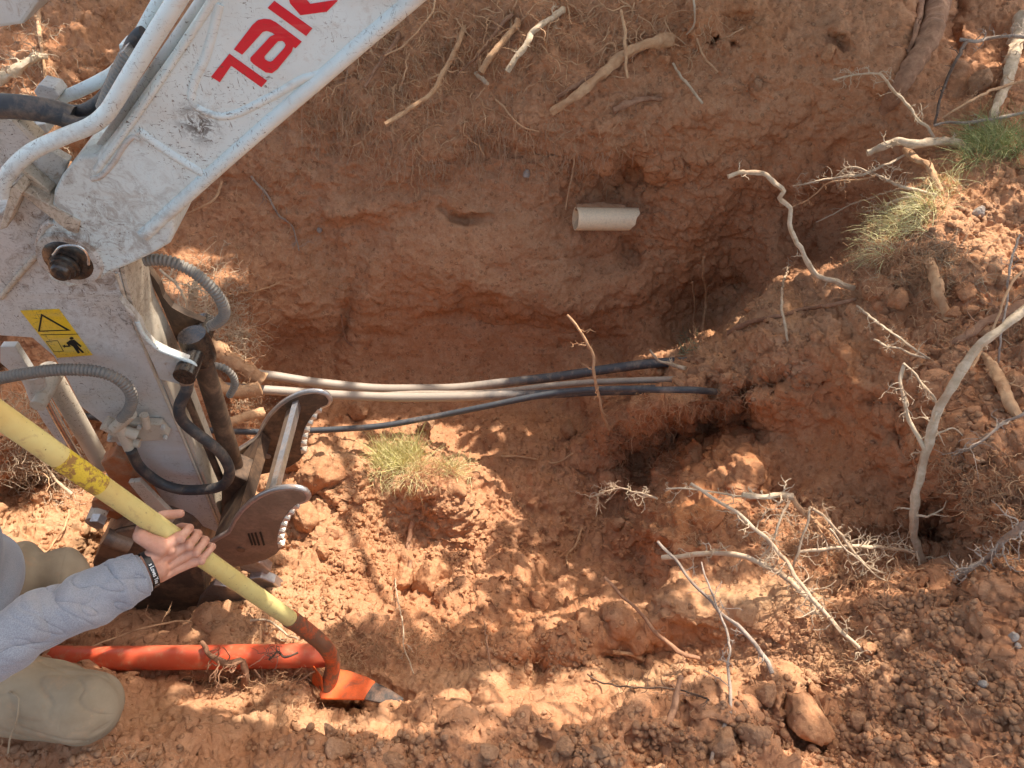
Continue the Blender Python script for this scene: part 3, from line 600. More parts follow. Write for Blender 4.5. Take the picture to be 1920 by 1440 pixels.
for k, (dx, dy) in enumerate(((0, 0), (26, 38), (-10, 70))):
    plate("bucket_tooth", [(440 + dx,1048 + dy),(462 + dx,1045 + dy),(488 + dx,1056 + dy),(508 + dx,1072 + dy),(498 + dx,1080 + dy),(470 + dx,1075 + dy),(452 + dx,1070 + dy)], 1.2 - .02 * k, 1.235 - .02 * k, STEEL, exc, .005)
# thumb: two serrated plates and a cross bar
TY = 1.115
outer = [(392,1022),(410,1012),(430,1000),(442,978),(455,960),(475,942),(495,930),(520,921),(548,918),(568,922),(577,932),(574,940),(560,945)]
teeth = [(560,945),(549,957),(540,968),(533,980),(529,992),(526,1004),(525,1016),(528,1028)]
tail = [(528,1028),(518,1040),(500,1050),(474,1058),(440,1064),(405,1060),(392,1040)]
core = outer + [(a - 4, b) for a, b in teeth[1:-1]] + tail
for k, (y0, mt) in enumerate(((TY, STEELR), (1.455, DBROWN))):
    mbx = MB(); prism(mbx, pxz(core, TY), y0, y0 + .016); o = mbx.build("thumb_plate", mt, exc, smooth=False); fixn(o)
    bv = o.modifiers.new("bevel", 'BEVEL'); bv.width = .003; bv.limit_method = 'ANGLE'
    E = [PY(a, b, TY) for a, b in outer]
    mbx = MB(); tube(mbx, cat_rom([(p[0], y0 + .008, p[2]) for p in E], 40), .0085, 8); e = mbx.build("bright_edge", STEEL, exc); e.parent = o  # brighter steel bead along the outer edge
    for i in range(len(teeth) - 1):
        a, b = teeth[i], teeth[i + 1]; mxp = ((a[0] + b[0]) / 2 + 7, (a[1] + b[1]) / 2 + 1.5)
        mbx = MB(); tri = [(a[0] * .82 + b[0] * .18 - 5, a[1] * .82 + b[1] * .18), (mxp[0] - 1, mxp[1] - 2.5), mxp, (b[0] * .82 + a[0] * .18 - 5, b[1] * .82 + a[1] * .18)]
        prism(mbx, pxz(tri, TY), y0 - .002, y0 + .018); t_ = mbx.build("tooth", TEETH, exc, smooth=False); fixn(t_); t_.parent = o
    if k == 0:
        for (qx, sl) in ((464, 6), (470, 5), (477, 4), (486, 3)):
            mbx = MB(); prism(mbx, pxz([(qx, 995 + sl), (qx + 3.5, 994 + sl), (qx + 11, 1022), (qx + 7.5, 1023)], TY - .001), TY - .0015, TY - .0005); t_ = mbx.build("stamped_mark", BLK, exc, smooth=False); t_.parent = o
    cyl_y("pin_hole_disc", 452, 1030, TY, y0 - .003, y0 - .0005, .012, STEEL if k else DBROWN, exc, 20)
bar = pxz([(488,950),(505,938),(512,944),(496,958)], TY)
mbx = MB(); prism(mbx, bar, TY + .014, 1.457); o = mbx.build("cross_bar", STEELR, exc, smooth=False); fixn(o)
bar = pxz([(500,934),(512,930),(518,946),(508,950)], TY)
mbx = MB(); prism(mbx, bar, TY + .012, 1.459); o = mbx.build("cross_bar_edge", STEEL, exc, smooth=False); fixn(o)
mbx = MB(); prism(mbx, pxz([(395,1030),(440,985),(458,1000),(430,1050)], TY), TY + .017, 1.45); o = mbx.build("thumb_web", DBROWN, exc, smooth=False); fixn(o)
bpy.data.objects.remove(bk)
# ------------------------------------------------------------------ shovel, pipes, cables
H0 = PT(0, 779, 1.14); H1 = PT(548, 1163, 1.8); HD = nrm(H1 - H0)
mY = NT("yellow_handle_paint", .45, 0, .4)
nz1 = mY.noise(7, 5, .6); nz2 = mY.noise(45, 8, .75, None, .5)
colr = mY.mix(mY.ramp(nz1, [(.4, 0), (.65, .8)]), (.58, .48, .19), (.52, .35, .11))
colr = mY.mix(mY.ramp(nz2, [(.54, 0), (.66, .7)]), colr, (.36, .24, .11)); colr = mY.mix(mY.ramp(mY.noise(150, 3, .6), [(.68, 0), (.72, .9)]), colr, (.10, .07, .03))
mY.color(colr); mY.bump(mY.noise(120, 5, .6), .15, .002); mY = mY.m
mR = m_simple("rusty_yellow_collar", (.62, .44, .04), .6, 0, .95, (.25, .12, .04), 60, lo=.48, hi=.56)
mO = m_simple("worn_orange_paint", (.50, .09, .025), .6, 0, .95, (.13, .075, .045), 22, lo=.40, hi=.52)
mO2 = m_simple("bright_orange_blade", (.74, .12, .02), .5, 0, .6, (.15, .08, .05), 18, lo=.5, hi=.62)
mG = m_simple("worn_blade_steel", (.06, .05, .045), .45, .5, .6, (.3, .15, .08), 30)
shv = empty("shovel", H1, "trenching shovel with worn yellow handle and orange angled blade held by the kneeling person", "shovel")
mb = MB(); tube(mb, cat_rom([H0 - HD * .55, H0, (H0 + H1) / 2, H1 + HD * .01], 60), .0195, 28); mb.build("handle", mY, shv)
mb = MB(); c_ = H0 + HD * np.linalg.norm(H1 - H0) * .06; 
tube(mb, [c_ + HD * .07, c_ + HD * .10, c_ + HD * .14, c_ + HD * .165], [.0196, .0199, .0199, .0196], 28); mb.build("worn_patch", mR, shv)
sk = [H1 - HD * .012, H1 + HD * .05, PT(600, 1203, 1.89), PT(617, 1224, 1.93), PT(624, 1245, 1.96), PT(620, 1270, 1.975), PT(612, 1290, 1.98)]
mb = MB(); tube(mb, cat_rom(sk, 40), np.interp(np.linspace(0, 1, 40), [0, .1, .5, .75, 1], [.0225, .021, .020, .0195, .021]), 24); mb.build("socket", mO, shv)
def slab(name, pts, th, mat, parent, nrmv):
    P_ = np.array(pts); n_ = len(P_); nv = nrm(np.array(nrmv)); mb = MB()
    cN = P_.mean(0); V = np.vstack([P_ + nv * th / 2, P_ - nv * th / 2])
    Fc = [tuple(range(n_)), tuple(reversed(range(n_, 2 * n_)))] + [(i, i + n_, (i + 1) % n_ + n_, (i + 1) % n_) for i in range(n_)]
    mb.add(V, Fc); o = mb.build(name, mat, parent, smooth=False); fixn(o); bv = o.modifiers.new("bevel", 'BEVEL'); bv.width = th * .35; bv.limit_method = 'ANGLE'; return o
# blade lies on a nearly level plane
bz = PT(612, 1290, 1.985)[2]
def onp(px, py, z0=bz + .012, sx=-.02): 
    # plane z = z0 + sx*(x-x0)
    x0 = PT(612, 1290, 1.985)[0]; d = D(px, py); t = (z0 - sx * x0 - CAM[2]) / (d[2] - sx * d[0]); return CAM + d * t
bl = [onp(a, b) for a, b in [(601,1294),(627,1258),(650,1262),(682,1274),(700,1285)]]; blt = [onp(a, b) for a, b in [(700,1285),(730,1297),(753,1309),(752,1317),(722,1318),(680,1313),(668,1296)]]
slab("blade", [onp(a, b) for a, b in [(599,1302),(604,1280),(622,1253),(655,1258),(690,1270),(704,1279),(682,1313),(640,1312),(601,1311)]], .006, mO2, shv, (0.1, 0, 1))
slab("blade_tip", [onp(a, b) for a, b in [(683,1313),(688,1292),(704,1279),(732,1293),(757,1309),(756,1318),(722,1320)]], .0055, mG, shv, (0.1, 0, 1))
slab("step_lip", [PT(588,1248,1.99), PT(603,1268,1.95), PT(606,1298,1.96), PT(586,1282,2.02)], .005, mO2, shv, (.7, -.2, -.4))
# orange conduit
mOp = NT("orange_conduit_plastic", .38, 0, .4)
c1 = mOp.mix(mOp.ramp(mOp.noise(5, 4, .6), [(.4, 0), (.7, .8)]), (.60, .085, .035), (.56, .14, .075)); c1 = mOp.mix(mOp.ramp(mOp.noise(40, 8, .75), [(.52, 0), (.66, .75)]), c1, (.5, .22, .12))
mOp.color(c1); mOp.bump(mOp.noise(200, 4, .6), .12, .002); mOp = mOp.m
mb = MB(); tube(mb, cat_rom([PT(60,1232,2.08), PT(200,1234,2.04), PT(400,1232,2.02), PT(600,1229,2.02), PT(604,1229,2.03)], 80), .032, 40); o = mb.build("orange_conduit", mOp)
tag(o, "bright orange plastic conduit lying across the trench floor beside the kneeling person", "conduit")
# white drain pipe stub in the far wall
mW = m_simple("cream_pvc", (.90, .70, .46), .45, 0, .35, (.45, .26, .15), 24, lo=.52, hi=.7); 
wp = empty("drain_pipe", PY(1135, 408, 3.05), "short broken stub of cream plastic pipe sticking out of the far wall", "pipe")
pa, pb = PY(1079, 410, 2.985), PY(1184, 411, 3.03); ax = nrm(pb - pa); mb = MB(); K = 40; S_ = 48
up = nrm(np.cross(np.cross(ax, [0, 0, 1.]), ax)); bk_ = np.cross(ax, up); rr = .055; V = []; Fc = []
for r_ in (rr, rr - .006):
    for i in range(K):
        for j in range(S_):
            an = j / (S_ - 1) * 2 * math.pi; f = i / (K - 1)
            L = np.linalg.norm(pb - pa) * (1.0 + (.10 * max(0, math.cos(an - 1.9)) if True else 0) - .10 * max(0, -math.sin(an)) + .012 * math.sin(an * 7))
            V.append(pa + ax * L * f + up * math.sin(an) * r_ + bk_ * math.cos(an) * r_)
n_ = K * S_
for i in range(K - 1):
    for j in range(S_ - 1):
        a = i * S_ + j; Fc.append((a, a + 1, a + S_ + 1, a + S_)); Fc.append((n_ + a, n_ + a + S_, n_ + a + S_ + 1, n_ + a + 1))
for j in range(S_ - 1): Fc.append((j, n_ + j, n_ + j + 1, j + 1)); a = (K - 1) * S_ + j; Fc.append((a, a + 1, n_ + a + 1, n_ + a))
mb.add(np.array(V), Fc); mb.build("pipe_wall", mW, wp)
mb = MB(); tube(mb, cat_rom([pa + up * .046 - bk_ * .03 + ax * .0, pa + ax * .12 + up * .05 - bk_ * .03, pb + up * .044 - bk_ * .03 - ax * .04], 12), .018, 10, True, lambda s, a: 1 + .15 * np.sin(5 * a + 9 * s)); mb.build("soil_crust", CLODD, wp)
# cables
mCd = m_simple("dusty_black_cable", (.06, .062, .068), .5, 0, .6, (.30, .24, .19), 12, lo=.5, hi=.68)
mCl = m_simple("dust_coated_cable", (.40, .32, .25), .7, 0, .5, (.28, .19, .13), 18, lo=.4, hi=.65)
mCx = NT("cable_dust_to_black", .5, 0, .35)   # dust coat thins out along the cable
sepx = mCx.t.nodes.new("ShaderNodeSeparateXYZ"); mCx.link(mCx.geo.outputs['Position'], sepx.inputs[0])
fx = mCx.math('ADD', sepx.outputs[0], mCx.math('MULTIPLY', mCx.noise(14, 6, .7), .5)); fr = mCx.ramp(mCx.math('MULTIPLY', mCx.math('ADD', fx, 1.0), .5), [(.50, 0), (.66, 1)])
mCx.color(mCx.mix(fr, (.37, .30, .24), mCx.mix(mCx.ramp(mCx.noise(22, 6, .7), [(.5, 0), (.65, .7)]), (.075, .075, .08), (.30, .22, .16)))); mCx.bump(mCx.noise(120, 4, .6), .2, .003); mCx = mCx.m
def cable(pts, r, mat, label):
    mb = MB(); tube(mb, cat_rom([PT(*p) for p in pts], 120), r, 18, True, lambda s, a: 1 + .02 * np.sin(40 * s + a)); o = mb.build("buried_cable", mat); tag(o, label, "cable", "cables strung across the pit"); return o
cable([(395,655,3.1),(450,694,3.15),(520,706,3.25),(600,718,3.3),(700,728,3.35),(790,729,3.35),(860,727,3.34),(960,716,3.3),(1060,704,3.26),(1160,689,3.2),(1230,681,3.14),(1300,678,3.14),(1345,678,3.18)], .0205, mCx, "uppermost cable across the pit, dusty at left and black at the right bank")
cable([(400,722,3.0),(450,728,3.05),(540,734,3.12),(640,741,3.16),(760,745,3.18),(860,744,3.16),(950,741,3.14),(1040,738,3.1),(1120,733,3.06),(1220,731,3.0),(1340,728,3.0)], .0195, mCx, "grey dusty cable second from the top, sagging flat across the middle of the pit")
cable([(560,745,3.30),(660,744,3.30),(780,738,3.27),(860,738,3.23),(940,734,3.2),(1040,722,3.16),(1120,716,3.12),(1230,712,3.02),(1290,712,2.98),(1360,712,2.98)], .013, mCl, "thin soil covered cable squeezed between the two upper cables")
cable([(-60,772,2.75),(60,776,2.8),(160,780,2.85),(300,800,2.95),(440,809,3.0),(560,808,3.02),(700,800,3.04),(800,784,3.04),(900,764,3.0),(1000,744,2.96),(1080,733,2.90),(1160,729,2.82),(1240,731,2.72),(1295,731,2.68),(1325,733,2.74),(1350,735,2.84)], .0125, mCd, "lowest thin black cable, from behind the thumb plate to the right bank")
# ------------------------------------------------------------------ roots and branches
def stick_mesh(mb, P, r0, r1, seed, twigs=0, tl=.12, wob=.004, rough=.18, sides=9, up=.3, tr=.35, depth=2, dens0=.15):
    g = np.random.RandomState(seed); K = max(12, int(len(P)))
    q = P + np.stack([noise(P + seed, .05) * wob + noise(P + seed * 2, .018) * wob * .5, noise(P + seed + 9, .05) * wob, noise(P + seed + 19, .05) * wob + noise(P + seed + 5, .018) * wob * .5], -1)
    rr = np.linspace(r0, r1, K) * (1 + rough * noise(np.stack([np.arange(K) * .35, np.full(K, seed * 1.7), np.zeros(K)], -1)))
    tube(mb, q, np.maximum(rr, .0006), sides, True, lambda s, a: 1 + rough * .5 * np.sin(2 * a + 6 * s + seed) + rough * .35 * np.sin(5 * a + 25 * s))
    T, N_, B_ = frames(q); Ltot = np.linalg.norm(np.diff(q, axis=0), axis=1).sum()
    for k in range(twigs):
        i = int(g.uniform(dens0, 1) * (K - 1)); side = N_[i] * g.normal() + B_[i] * g.normal(); side = nrm(side)
        d = nrm(T[i] * g.uniform(-.1, .9) + side + np.array([0, 0, up * g.uniform(-.5, 1)])); L = tl * g.uniform(.3, 1.15); n2 = 9; p = q[i].copy(); pts = [p]
        for _ in range(n2):
            d = nrm(d + g.normal(size=3) * .38); p = p + d * L / n2; pts.append(p)
        pts = np.array(pts); rb = max(.0008, min(rr[i] * tr, .004))
        tube(mb, cat_rom(pts, 16), np.linspace(rb, .0006, 16), 5, False)
        if depth > 1:
            for _ in range(g.randint(1, 5)):
                j = g.randint(2, n2); dd = nrm(nrm(pts[j + 1 if j + 1 <= n2 else j] - pts[j - 1]) + g.normal(size=3) * .8); p = pts[j]; q2 = [p]
                for _ in range(5): dd = nrm(dd + g.normal(size=3) * .45); p = p + dd * L * .09; q2.append(p)
                tube(mb, np.array(q2), np.linspace(rb * .6, .0005, 6), 4, False)
seedc = [100]
def lay(pts, lift):
    out = []
    n = len(pts); lf = lift if isinstance(lift, (list, tuple)) else [lift] * n
    for (x, y), l in zip(pts, lf):
        xx = min(max(x, -40), 1960); yy = min(max(y, -30), 1470)
        out.append(PT(x, y, tg(xx, yy) - l))
    # keep the chain from jumping between near and far surfaces
    return out
def root(label, pts, lift, rp0, rp1, mat, twigs=0, tl=.12, name="root", cat="root", group=None, wob=.004, t=None, **kw):
    """rp = half width in photo pixels at its distance"""
    seedc[0] += 1
    if t is not None:
        ts = np.interp(np.linspace(0, 1, len(pts)), np.linspace(0, 1, len(t)), t); P3 = [PT(x, y, q) for (x, y), q in zip(pts, ts)]
    else: P3 = lay(pts, lift)
    P3 = np.array(P3); L = np.linalg.norm(np.diff(P3, axis=0), axis=1).sum(); K = int(np.clip(L / .012, 14, 110))
    d0 = np.dot(P3[0] - CAM, [0, cp, -sp]); d1 = np.dot(P3[-1] - CAM, [0, cp, -sp])
    mb = MB(); stick_mesh(mb, cat_rom(P3, K), rp0 * d0 / F, rp1 * d1 / F, seedc[0], twigs, tl, wob, **kw)
    o = mb.build(name, mat); tag(o, label, cat, group); return o
G1 = "roots torn out of the far wall"; G2 = "bare branches over the right bank"
# far wall
root("forked brown root hanging lowest of the torn roots beside the white arm", [(870,50),(857,87),(830,140),(808,177),(765,205),(723,233)], [.0,.06,.10,.12,.14,.16], 4.5, 5, W_TAN, 10, .1, group=G1)
root("thin brown root bundle hanging left of the stubby pale root pair", [(962,25),(930,60),(912,87),(880,120),(857,141)], [.02,.05,.08,.08,.07], 4, 2, W_BROWN, 10, .12, group=G1)
root("stubby pale root end, left one of the pair under the top tangle", [(972,40),(965,52),(926,97),(902,135)], [.02,.06,.11,.13], 6, 6, W_TAN, 4, .06, group=G1)
root("knotted pale root end, right one of the pair under the top tangle", [(1055,18),(1040,30),(1008,52),(996,62),(989,80),(968,108),(952,134)], [.02,.05,.09,.1,.12,.14,.16], 6, 5, W_PALE, 5, .08, group=G1)
root("thickest split root slanting down left across the upper wall", [(1255,75),(1225,80),(1190,92),(1155,115),(1096,167),(1034,211)], [.01,.05,.06,.06,.05,.05], 12, 6, W_TAN, 8, .08, group=G1, rough=.3)
root("dark splintered strand lying under the thickest split root", [(1235,72),(1190,98),(1140,132),(1100,150),(1045,183)], [.0,.02,.02,.02,.01], 8, 4, W_BROWN, 4, .06, group=G1, rough=.3)
root("reddish root stub closest to the white boom edge", [(748,62),(735,90),(715,115),(685,162)], [.0,.04,.06,.06], 5, 3, W_BROWN, 6, .1, group=G1)
root("long thread root crossing from the top edge toward the boom", [(815,-10),(812,20),(787,55),(750,90),(722,104)], [.05,.08,.1,.1,.1], 2, 1.4, W_TAN, 6, .08, group=G1)
root("very short pale stub pointing down right beside the stubby pair", [(893,136),(903,148),(914,157)], [.06,.08,.1], 4, 3.5, W_PALE, 0, group=G1)
root("straight rootlet dropping from the tangle above the thick split root", [(1165,20),(1172,60),(1172,100),(1176,147)], [.03,.09,.1,.08], 3, 2.6, W_TAN, 3, .05, group=G1)
root("flat splintered piece of wood stuck in the wall", [(1150,207),(1185,192),(1210,185),(1240,186)], [.02,.03,.03,.01], 6, 5, W_BROWN, 4, .05, group=G1, rough=.4)
root("pale wavy hair root hanging above the cream pipe", [(1078,270),(1076,312),(1068,350),(1060,392)], [.0,.05,.06,.05], 1.6, 1.4, W_TAN, 2, .04, group=G1)
root("crooked fine root in the wall centre", [(930,185),(952,210),(975,235),(1010,247)], [.02,.03,.03,.02], 1.8, 1.4, W_TAN, 4, .05, group=G1)
root("smooth pale rootlet curving down at the top edge", [(1300,-10),(1303,20),(1299,50),(1287,65)], [.02,.05,.06,.05], 2.2, 1.5, W_PALE, 0, group=G1)
root("straight pale rootlet slanting right under the top edge", [(1262,120),(1281,149),(1300,172),(1316,194)], [.01,.05,.06,.07], 2.6, 2.2, W_PALE, 0, group=G1)
root("short curved rootlet beside two small holes", [(1306,72),(1316,100),(1330,118),(1347,135)], [.01,.04,.04,.03], 2, 1.6, W_TAN, 0, group=G1)
root("fine rootlet bridging the small hollow near the top", [(1338,76),(1365,68),(1392,54)], [.02,.05,.02], 1.6, 1.4, W_TAN, 3, .04, group=G1)
root("grey forked rootlet lying low on the left wall", [(470,330),(500,365),(520,400),(548,425),(560,470)], .015, 2.5, 1.2, W_GREY, 8, .08, group=G1)
root("reddish runner lying over the left wall below the boom edge", [(415,340),(405,370),(385,385),(352,400)], [.03,.05,.05,.02], 2.5, 2, W_TAN, 4, .08, group=G1)
root("twisted root near the far left of the wall, above the hose loop", [(425,550),(470,548),(500,540),(525,530)], .02, 2, 1.6, W_TAN, 6, .08, group=G1)
root("long fine root creeping down the wall foot", [(640,590),(650,640),(690,655)], .012, 1.8, 1.3, W_BROWN, 5, .06, group=G1)
# top right
root("thick trunk like root running down the corner of the far wall", [(1775,-40),(1757,10),(1745,55),(1722,105),(1690,160),(1655,215)], [.04,.05,.05,.04,.02,-.03], 26, 12, W_BROWN, 4, .1, group=G1, rough=.2, sides=16)
root("slender root running beside the trunk like root", [(1730,-30),(1724,30),(1716,62),(1704,100)], [.04,.05,.04,.0], 7, 4, W_BROWN, 3, .08, group=G1)
root("stringy pale stripped root near the right edge", [(1915,30),(1906,73),(1897,120),(1884,165),(1868,200),(1862,235)], [.03,.05,.05,.05,.04,.02], 12, 7, W_PALE, 8, .1, group=G2, rough=.35)
root("dark forked branch reaching in from the upper right edge", [(1800,74),(1830,78),(1850,72),(1885,68),(1960,70)], [.25,.22,.2,.18,.15], 3, 4, W_GREY, 8, .1, "branch", "branch", G2)
root("blackish drooping branch hanging beside the trunk like root", [(1812,78),(1795,110),(1775,150),(1762,190),(1752,236)], [.2,.16,.12,.1,.08], 3.2, 2.5, W_DARK, 6, .08, "branch", "branch", G2)
root("hook shaped pale branch over the wall corner", [(1750,258),(1738,240),(1722,226),(1700,195),(1673,167),(1651,140),(1635,138),(1607,139),(1562,149)], [.05,.1,.14,.18,.22,.25,.26,.26,.26], 3, 1.6, W_PALE, 26, .07, "branch", "branch", G2)
root("thin branch slanting up to the right edge below the dark fork", [(1767,221),(1800,200),(1829,184),(1870,165),(1940,148)], [.15,.14,.12,.1,.08], 2, 3, W_TAN, 8, .07, "branch", "branch", G2)
root("dark level twig above the green grass", [(1752,234),(1780,229),(1809,231),(1850,224),(1950,204)], [.12,.1,.1,.08,.08], 2.2, 3.4, W_GREY, 8, .07, "branch", "branch", G2)
root("thick smooth pale root sticking out level beside the green grass", [(1626,287),(1655,275),(1684,266),(1720,270),(1746,266),(1780,266),(1815,276)], [.28,.26,.22,.18,.12,.08,.02], 6, 9, W_PALE, 6, .08, group=G2, rough=.25)
root("thick bent root dropping below the level pale root", [(1697,280),(1720,300),(1743,312),(1752,335),(1760,362)], [.15,.12,.08,.06,.0], 6.5, 7, W_TAN, 6, .1, group=G2)
root("long twiggy branch reaching left, uppermost over the dark corner", [(1700,286),(1680,300),(1655,312),(1625,326),(1590,330),(1555,335),(1520,342),(1486,349)], [.12,.2,.25,.3,.35,.38,.4,.42], 3, 1.4, W_PALE, 30, .08, "branch", "branch", G2)
root("arched branch starting at the pale grass", [(1757,366),(1720,356),(1694,352),(1660,336),(1628,322),(1595,312),(1575,325),(1562,336)], [.04,.1,.16,.22,.27,.3,.32,.33], 3.2, 1.6, W_PALE, 18, .08, "branch", "branch", G2)
root("low thin branch reaching left behind the bent root", [(1640,330),(1600,338),(1555,342),(1530,362),(1505,380),(1480,391)], [.2,.25,.3,.33,.35,.36], 2, 1.3, W_TAN, 16, .07, "branch", "branch", G2)
root("fine long twig arching left above the pale grass", [(1690,353),(1650,365),(1612,378),(1585,388),(1555,405),(1530,416)], [.08,.15,.2,.24,.28,.3], 1.8, 1.2, W_PALE, 12, .06, "branch", "branch", G2)
root("short pale twig just left of the pale grass", [(1712,370),(1677,377),(1650,392),(1618,398)], [.05,.1,.14,.17], 2.6, 1.6, W_PALE, 6, .06, "branch", "branch", G2)
root("pale root bent like a hook hanging over the dark corner of the pit", [(1600,541),(1570,530),(1534,517),(1518,497),(1500,465),(1482,430),(1480,389),(1462,373),(1468,360),(1451,342),(1430,325),(1399,323),(1364,331)], [.0,.04,.08,.1,.14,.2,.26,.3,.3,.33,.36,.38,.4], 5.5, 4, W_PALE, 4, .06, "root", "root", G2, t=[2.55,2.5,2.46,2.42,2.4,2.36,2.34,2.32,2.3,2.3,2.3,2.3,2.3], rough=.22)
root("upright reddish root at the tip of the bank, above the small green plant", [(1312,655),(1318,620),(1322,580),(1324,545),(1318,515),(1320,482)], [0,.05,.1,.14,.16,.18], 4, 2.5, W_TAN, 8, .08, group=G2)
root("shorter reddish upright root, left twin of the taller one", [(1306,640),(1300,600),(1303,570),(1300,545),(1298,528)], [0,.05,.08,.1,.12], 2.6, 1.6, W_TAN, 5, .06, group=G2)
root("thin pale stick crossing the sunlit bank edge", [(1477,640),(1472,605),(1465,570),(1468,535),(1480,497)], [.01,.05,.08,.08,.05], 2.4, 2, W_PALE, 3, .05, "branch", "branch", G2)
root("brown root lying along the sunlit bank edge", [(1366,626),(1390,610),(1416,601),(1460,592),(1503,580),(1555,572),(1607,560)], .02, 4.5, 3.5, W_BROWN, 4, .05, group=G2)
root("pale side branch slanting down right, upper of two parallel ones", [(1605,573),(1640,600),(1677,628),(1710,652),(1742,672)], [.1,.12,.12,.1,.04], 2, 2.4, W_PALE, 8, .06, "branch", "branch", G2)
root("pale side branch slanting down right, lower of two parallel ones", [(1640,637),(1665,650),(1687,653),(1715,665),(1742,674)], [.1,.1,.1,.06,.03], 2.2, 2, W_PALE, 6, .06, "branch", "branch", G2)
root("long smooth pale branch, largest one over the right bank", [(1990,530),(1920,582),(1850,636),(1829,656),(1791,715),(1763,764),(1743,826),(1729,875),(1718,927),(1713,985),(1722,1032),(1749,1098)], 0, 8, 7, W_PALE, 14, .13, "branch", "branch", G2, t=[1.75,1.77,1.8,1.82,1.85,1.88,1.92,1.95,1.98,2.02,2.05,2.1], rough=.24)
0 and root("charred black patch branch piece bound to the long pale branch", [(1745,818),(1736,850),(1729,872),(1724,900)], 0, 7.6, 7.6, W_DARK, 0, t=[1.905,1.925,1.94,1.955], name="branch", cat="branch", group=G2)
root("crooked thinner branch joining the long pale branch from the left", [(1695,683),(1689,715),(1696,750),(1701,778),(1716,812),(1733,842)], 0, 3.2, 4.2, W_PALE, 8, .08, "branch", "branch", G2, t=[1.95,1.95,1.95,1.95,1.94,1.93])
root("fine zigzag twig between the crooked branch and the long pale branch", [(1694,681),(1715,700),(1732,722),(1745,740),(1759,766)], 0, 2, 2.4, W_PALE, 10, .05, "branch", "branch", G2, t=[1.95,1.93,1.92,1.9,1.89])
root("stubby brown root standing below the dry grass", [(1742,490),(1752,520),(1760,555),(1772,580),(1780,602)], [.0,.05,.07,.05,.0], 11, 8, W_TAN, 6, .08, group=G2, rough=.3)
root("stubby brown root by the right edge, below the long branch", [(1845,668),(1862,690),(1878,715),(1890,750),(1908,780)], [.0,.05,.06,.05,.0], 9, 11, W_TAN, 5, .08, group=G2, rough=.3)
root("brown limb entering from the right edge behind the long pale branch", [(1970,545),(1900,580),(1850,602),(1810,630),(1785,645)], [.12,.12,.1,.06,.0], 9, 6, W_BROWN, 8, .1, "branch", "branch", G2)
root("thin upright twig along the right edge", [(1870,680),(1880,620),(1888,560),(1893,500),(1912,440)], [.0,.1,.15,.2,.22], 2, 2, W_GREY, 6, .08, "branch", "branch", G2)
root("grey slanting branch by the right edge, lower half", [(1990,930),(1920,981),(1880,1015),(1847,1049),(1815,1070),(1790,1088)], [.25,.2,.15,.12,.06,.0], 6, 5, W_GREY, 26, .1, "branch", "branch", G2)
root("long thin branch crossing the right edge at mid height", [(1990,725),(1920,775),(1880,795),(1830,835),(1800,850)], [.2,.15,.12,.06,.0], 3.5, 2.2, W_GREY, 8, .1, "branch", "branch", G2)
root("leaning twig in the upper right half, rising to the right edge", [(1815,700),(1850,640),(1880,570),(1905,520),(1950,480)], [.0,.08,.15,.2,.2], 2.4, 2.4, W_TAN, 5, .07, "branch", "branch", G2)
G3 = "bare branches over the sunlit ledge"
root("long pale branch slanting down right across the root tangle", [(1296,908),(1340,935),(1382,964),(1420,995),(1454,1028),(1476,1055),(1493,1084),(1520,1118),(1548,1152),(1580,1185),(1612,1216),(1650,1248)], 0, 3.4, 4, W_PALE, 40, .08, "branch", "branch", G3, t=[1.95,1.93,1.92,1.9,1.9,1.88,1.86,1.84,1.82,1.8,1.78,1.76])
root("thin pale twig reaching left from the knobbed root", [(1400,932),(1355,925),(1313,919),(1280,916),(1249,916)], 0, 2.2, 1.4, W_PALE, 12, .06, "branch", "branch", G3, t=[1.95,1.97,1.98,2,2.02])
root("pale knobbed root lying level, bright in the sun", [(1392,926),(1410,930),(1440,931),(1465,928),(1486,932)], 0, 4.5, 7, W_PALE, 12, .07, t=[1.93,1.93,1.93,1.92,1.92], group=G3, rough=.3)
root("tan root falling right from the knobbed root", [(1486,932),(1495,950),(1518,972),(1545,995),(1572,1022)], 0, 5, 6, W_TAN, 20, .08, t=[1.92,1.93,1.95,1.97,2.02], group=G3)
root("bright zigzag rootlet hanging under the knobbed root", [(1480,938),(1465,965),(1455,1000),(1440,1030),(1425,1050)], 0, 2.4, 1.6, W_PALE, 16, .06, t=[1.9,1.9,1.9,1.92,1.95], group=G3)
root("bright crooked rootlet right of the zigzag one", [(1518,953),(1512,985),(1500,1020),(1492,1050),(1486,1078)], 0, 2.6, 2, W_PALE, 14, .06, t=[1.93,1.92,1.9,1.9,1.92], group=G3)
root("cut pale root with a clean end pointing left", [(1241,1047),(1270,1044),(1300,1040),(1348,1036),(1390,1042),(1420,1054),(1455,1070),(1476,1084),(1500,1108),(1527,1131),(1560,1165)], 0, 5, 4.5, W_PALE, 36, .07, t=[2.05,2.03,2.02,2,1.97,1.95,1.92,1.9,1.88,1.86,1.86], group=G3)
root("pale level root reaching right toward the long smooth branch", [(1500,1034),(1545,1030),(1591,1024),(1630,1026),(1668,1028),(1712,1034)], 0, 3.2, 3.4, W_PALE, 34, .08, t=[1.92,1.93,1.95,1.97,2,2.03], group=G3)
root("slender pale branch running down right in the tangle, above the level root", [(1518,951),(1545,970),(1570,998),(1590,1020),(1612,1049),(1640,1068),(1676,1084),(1742,1097)], 0, 2.6, 2, W_PALE, 26, .07, "branch", "branch", G3, t=[1.93,1.93,1.93,1.94,1.95,1.97,2,2.05])
root("thin bright twig under the slender pale branch", [(1556,990),(1585,1030),(1620,1060),(1660,1090),(1700,1100)], 0, 1.6, 1.4, W_PALE, 12, .06, "branch", "branch", G3, t=[1.9,1.9,1.92,1.95,1.98])
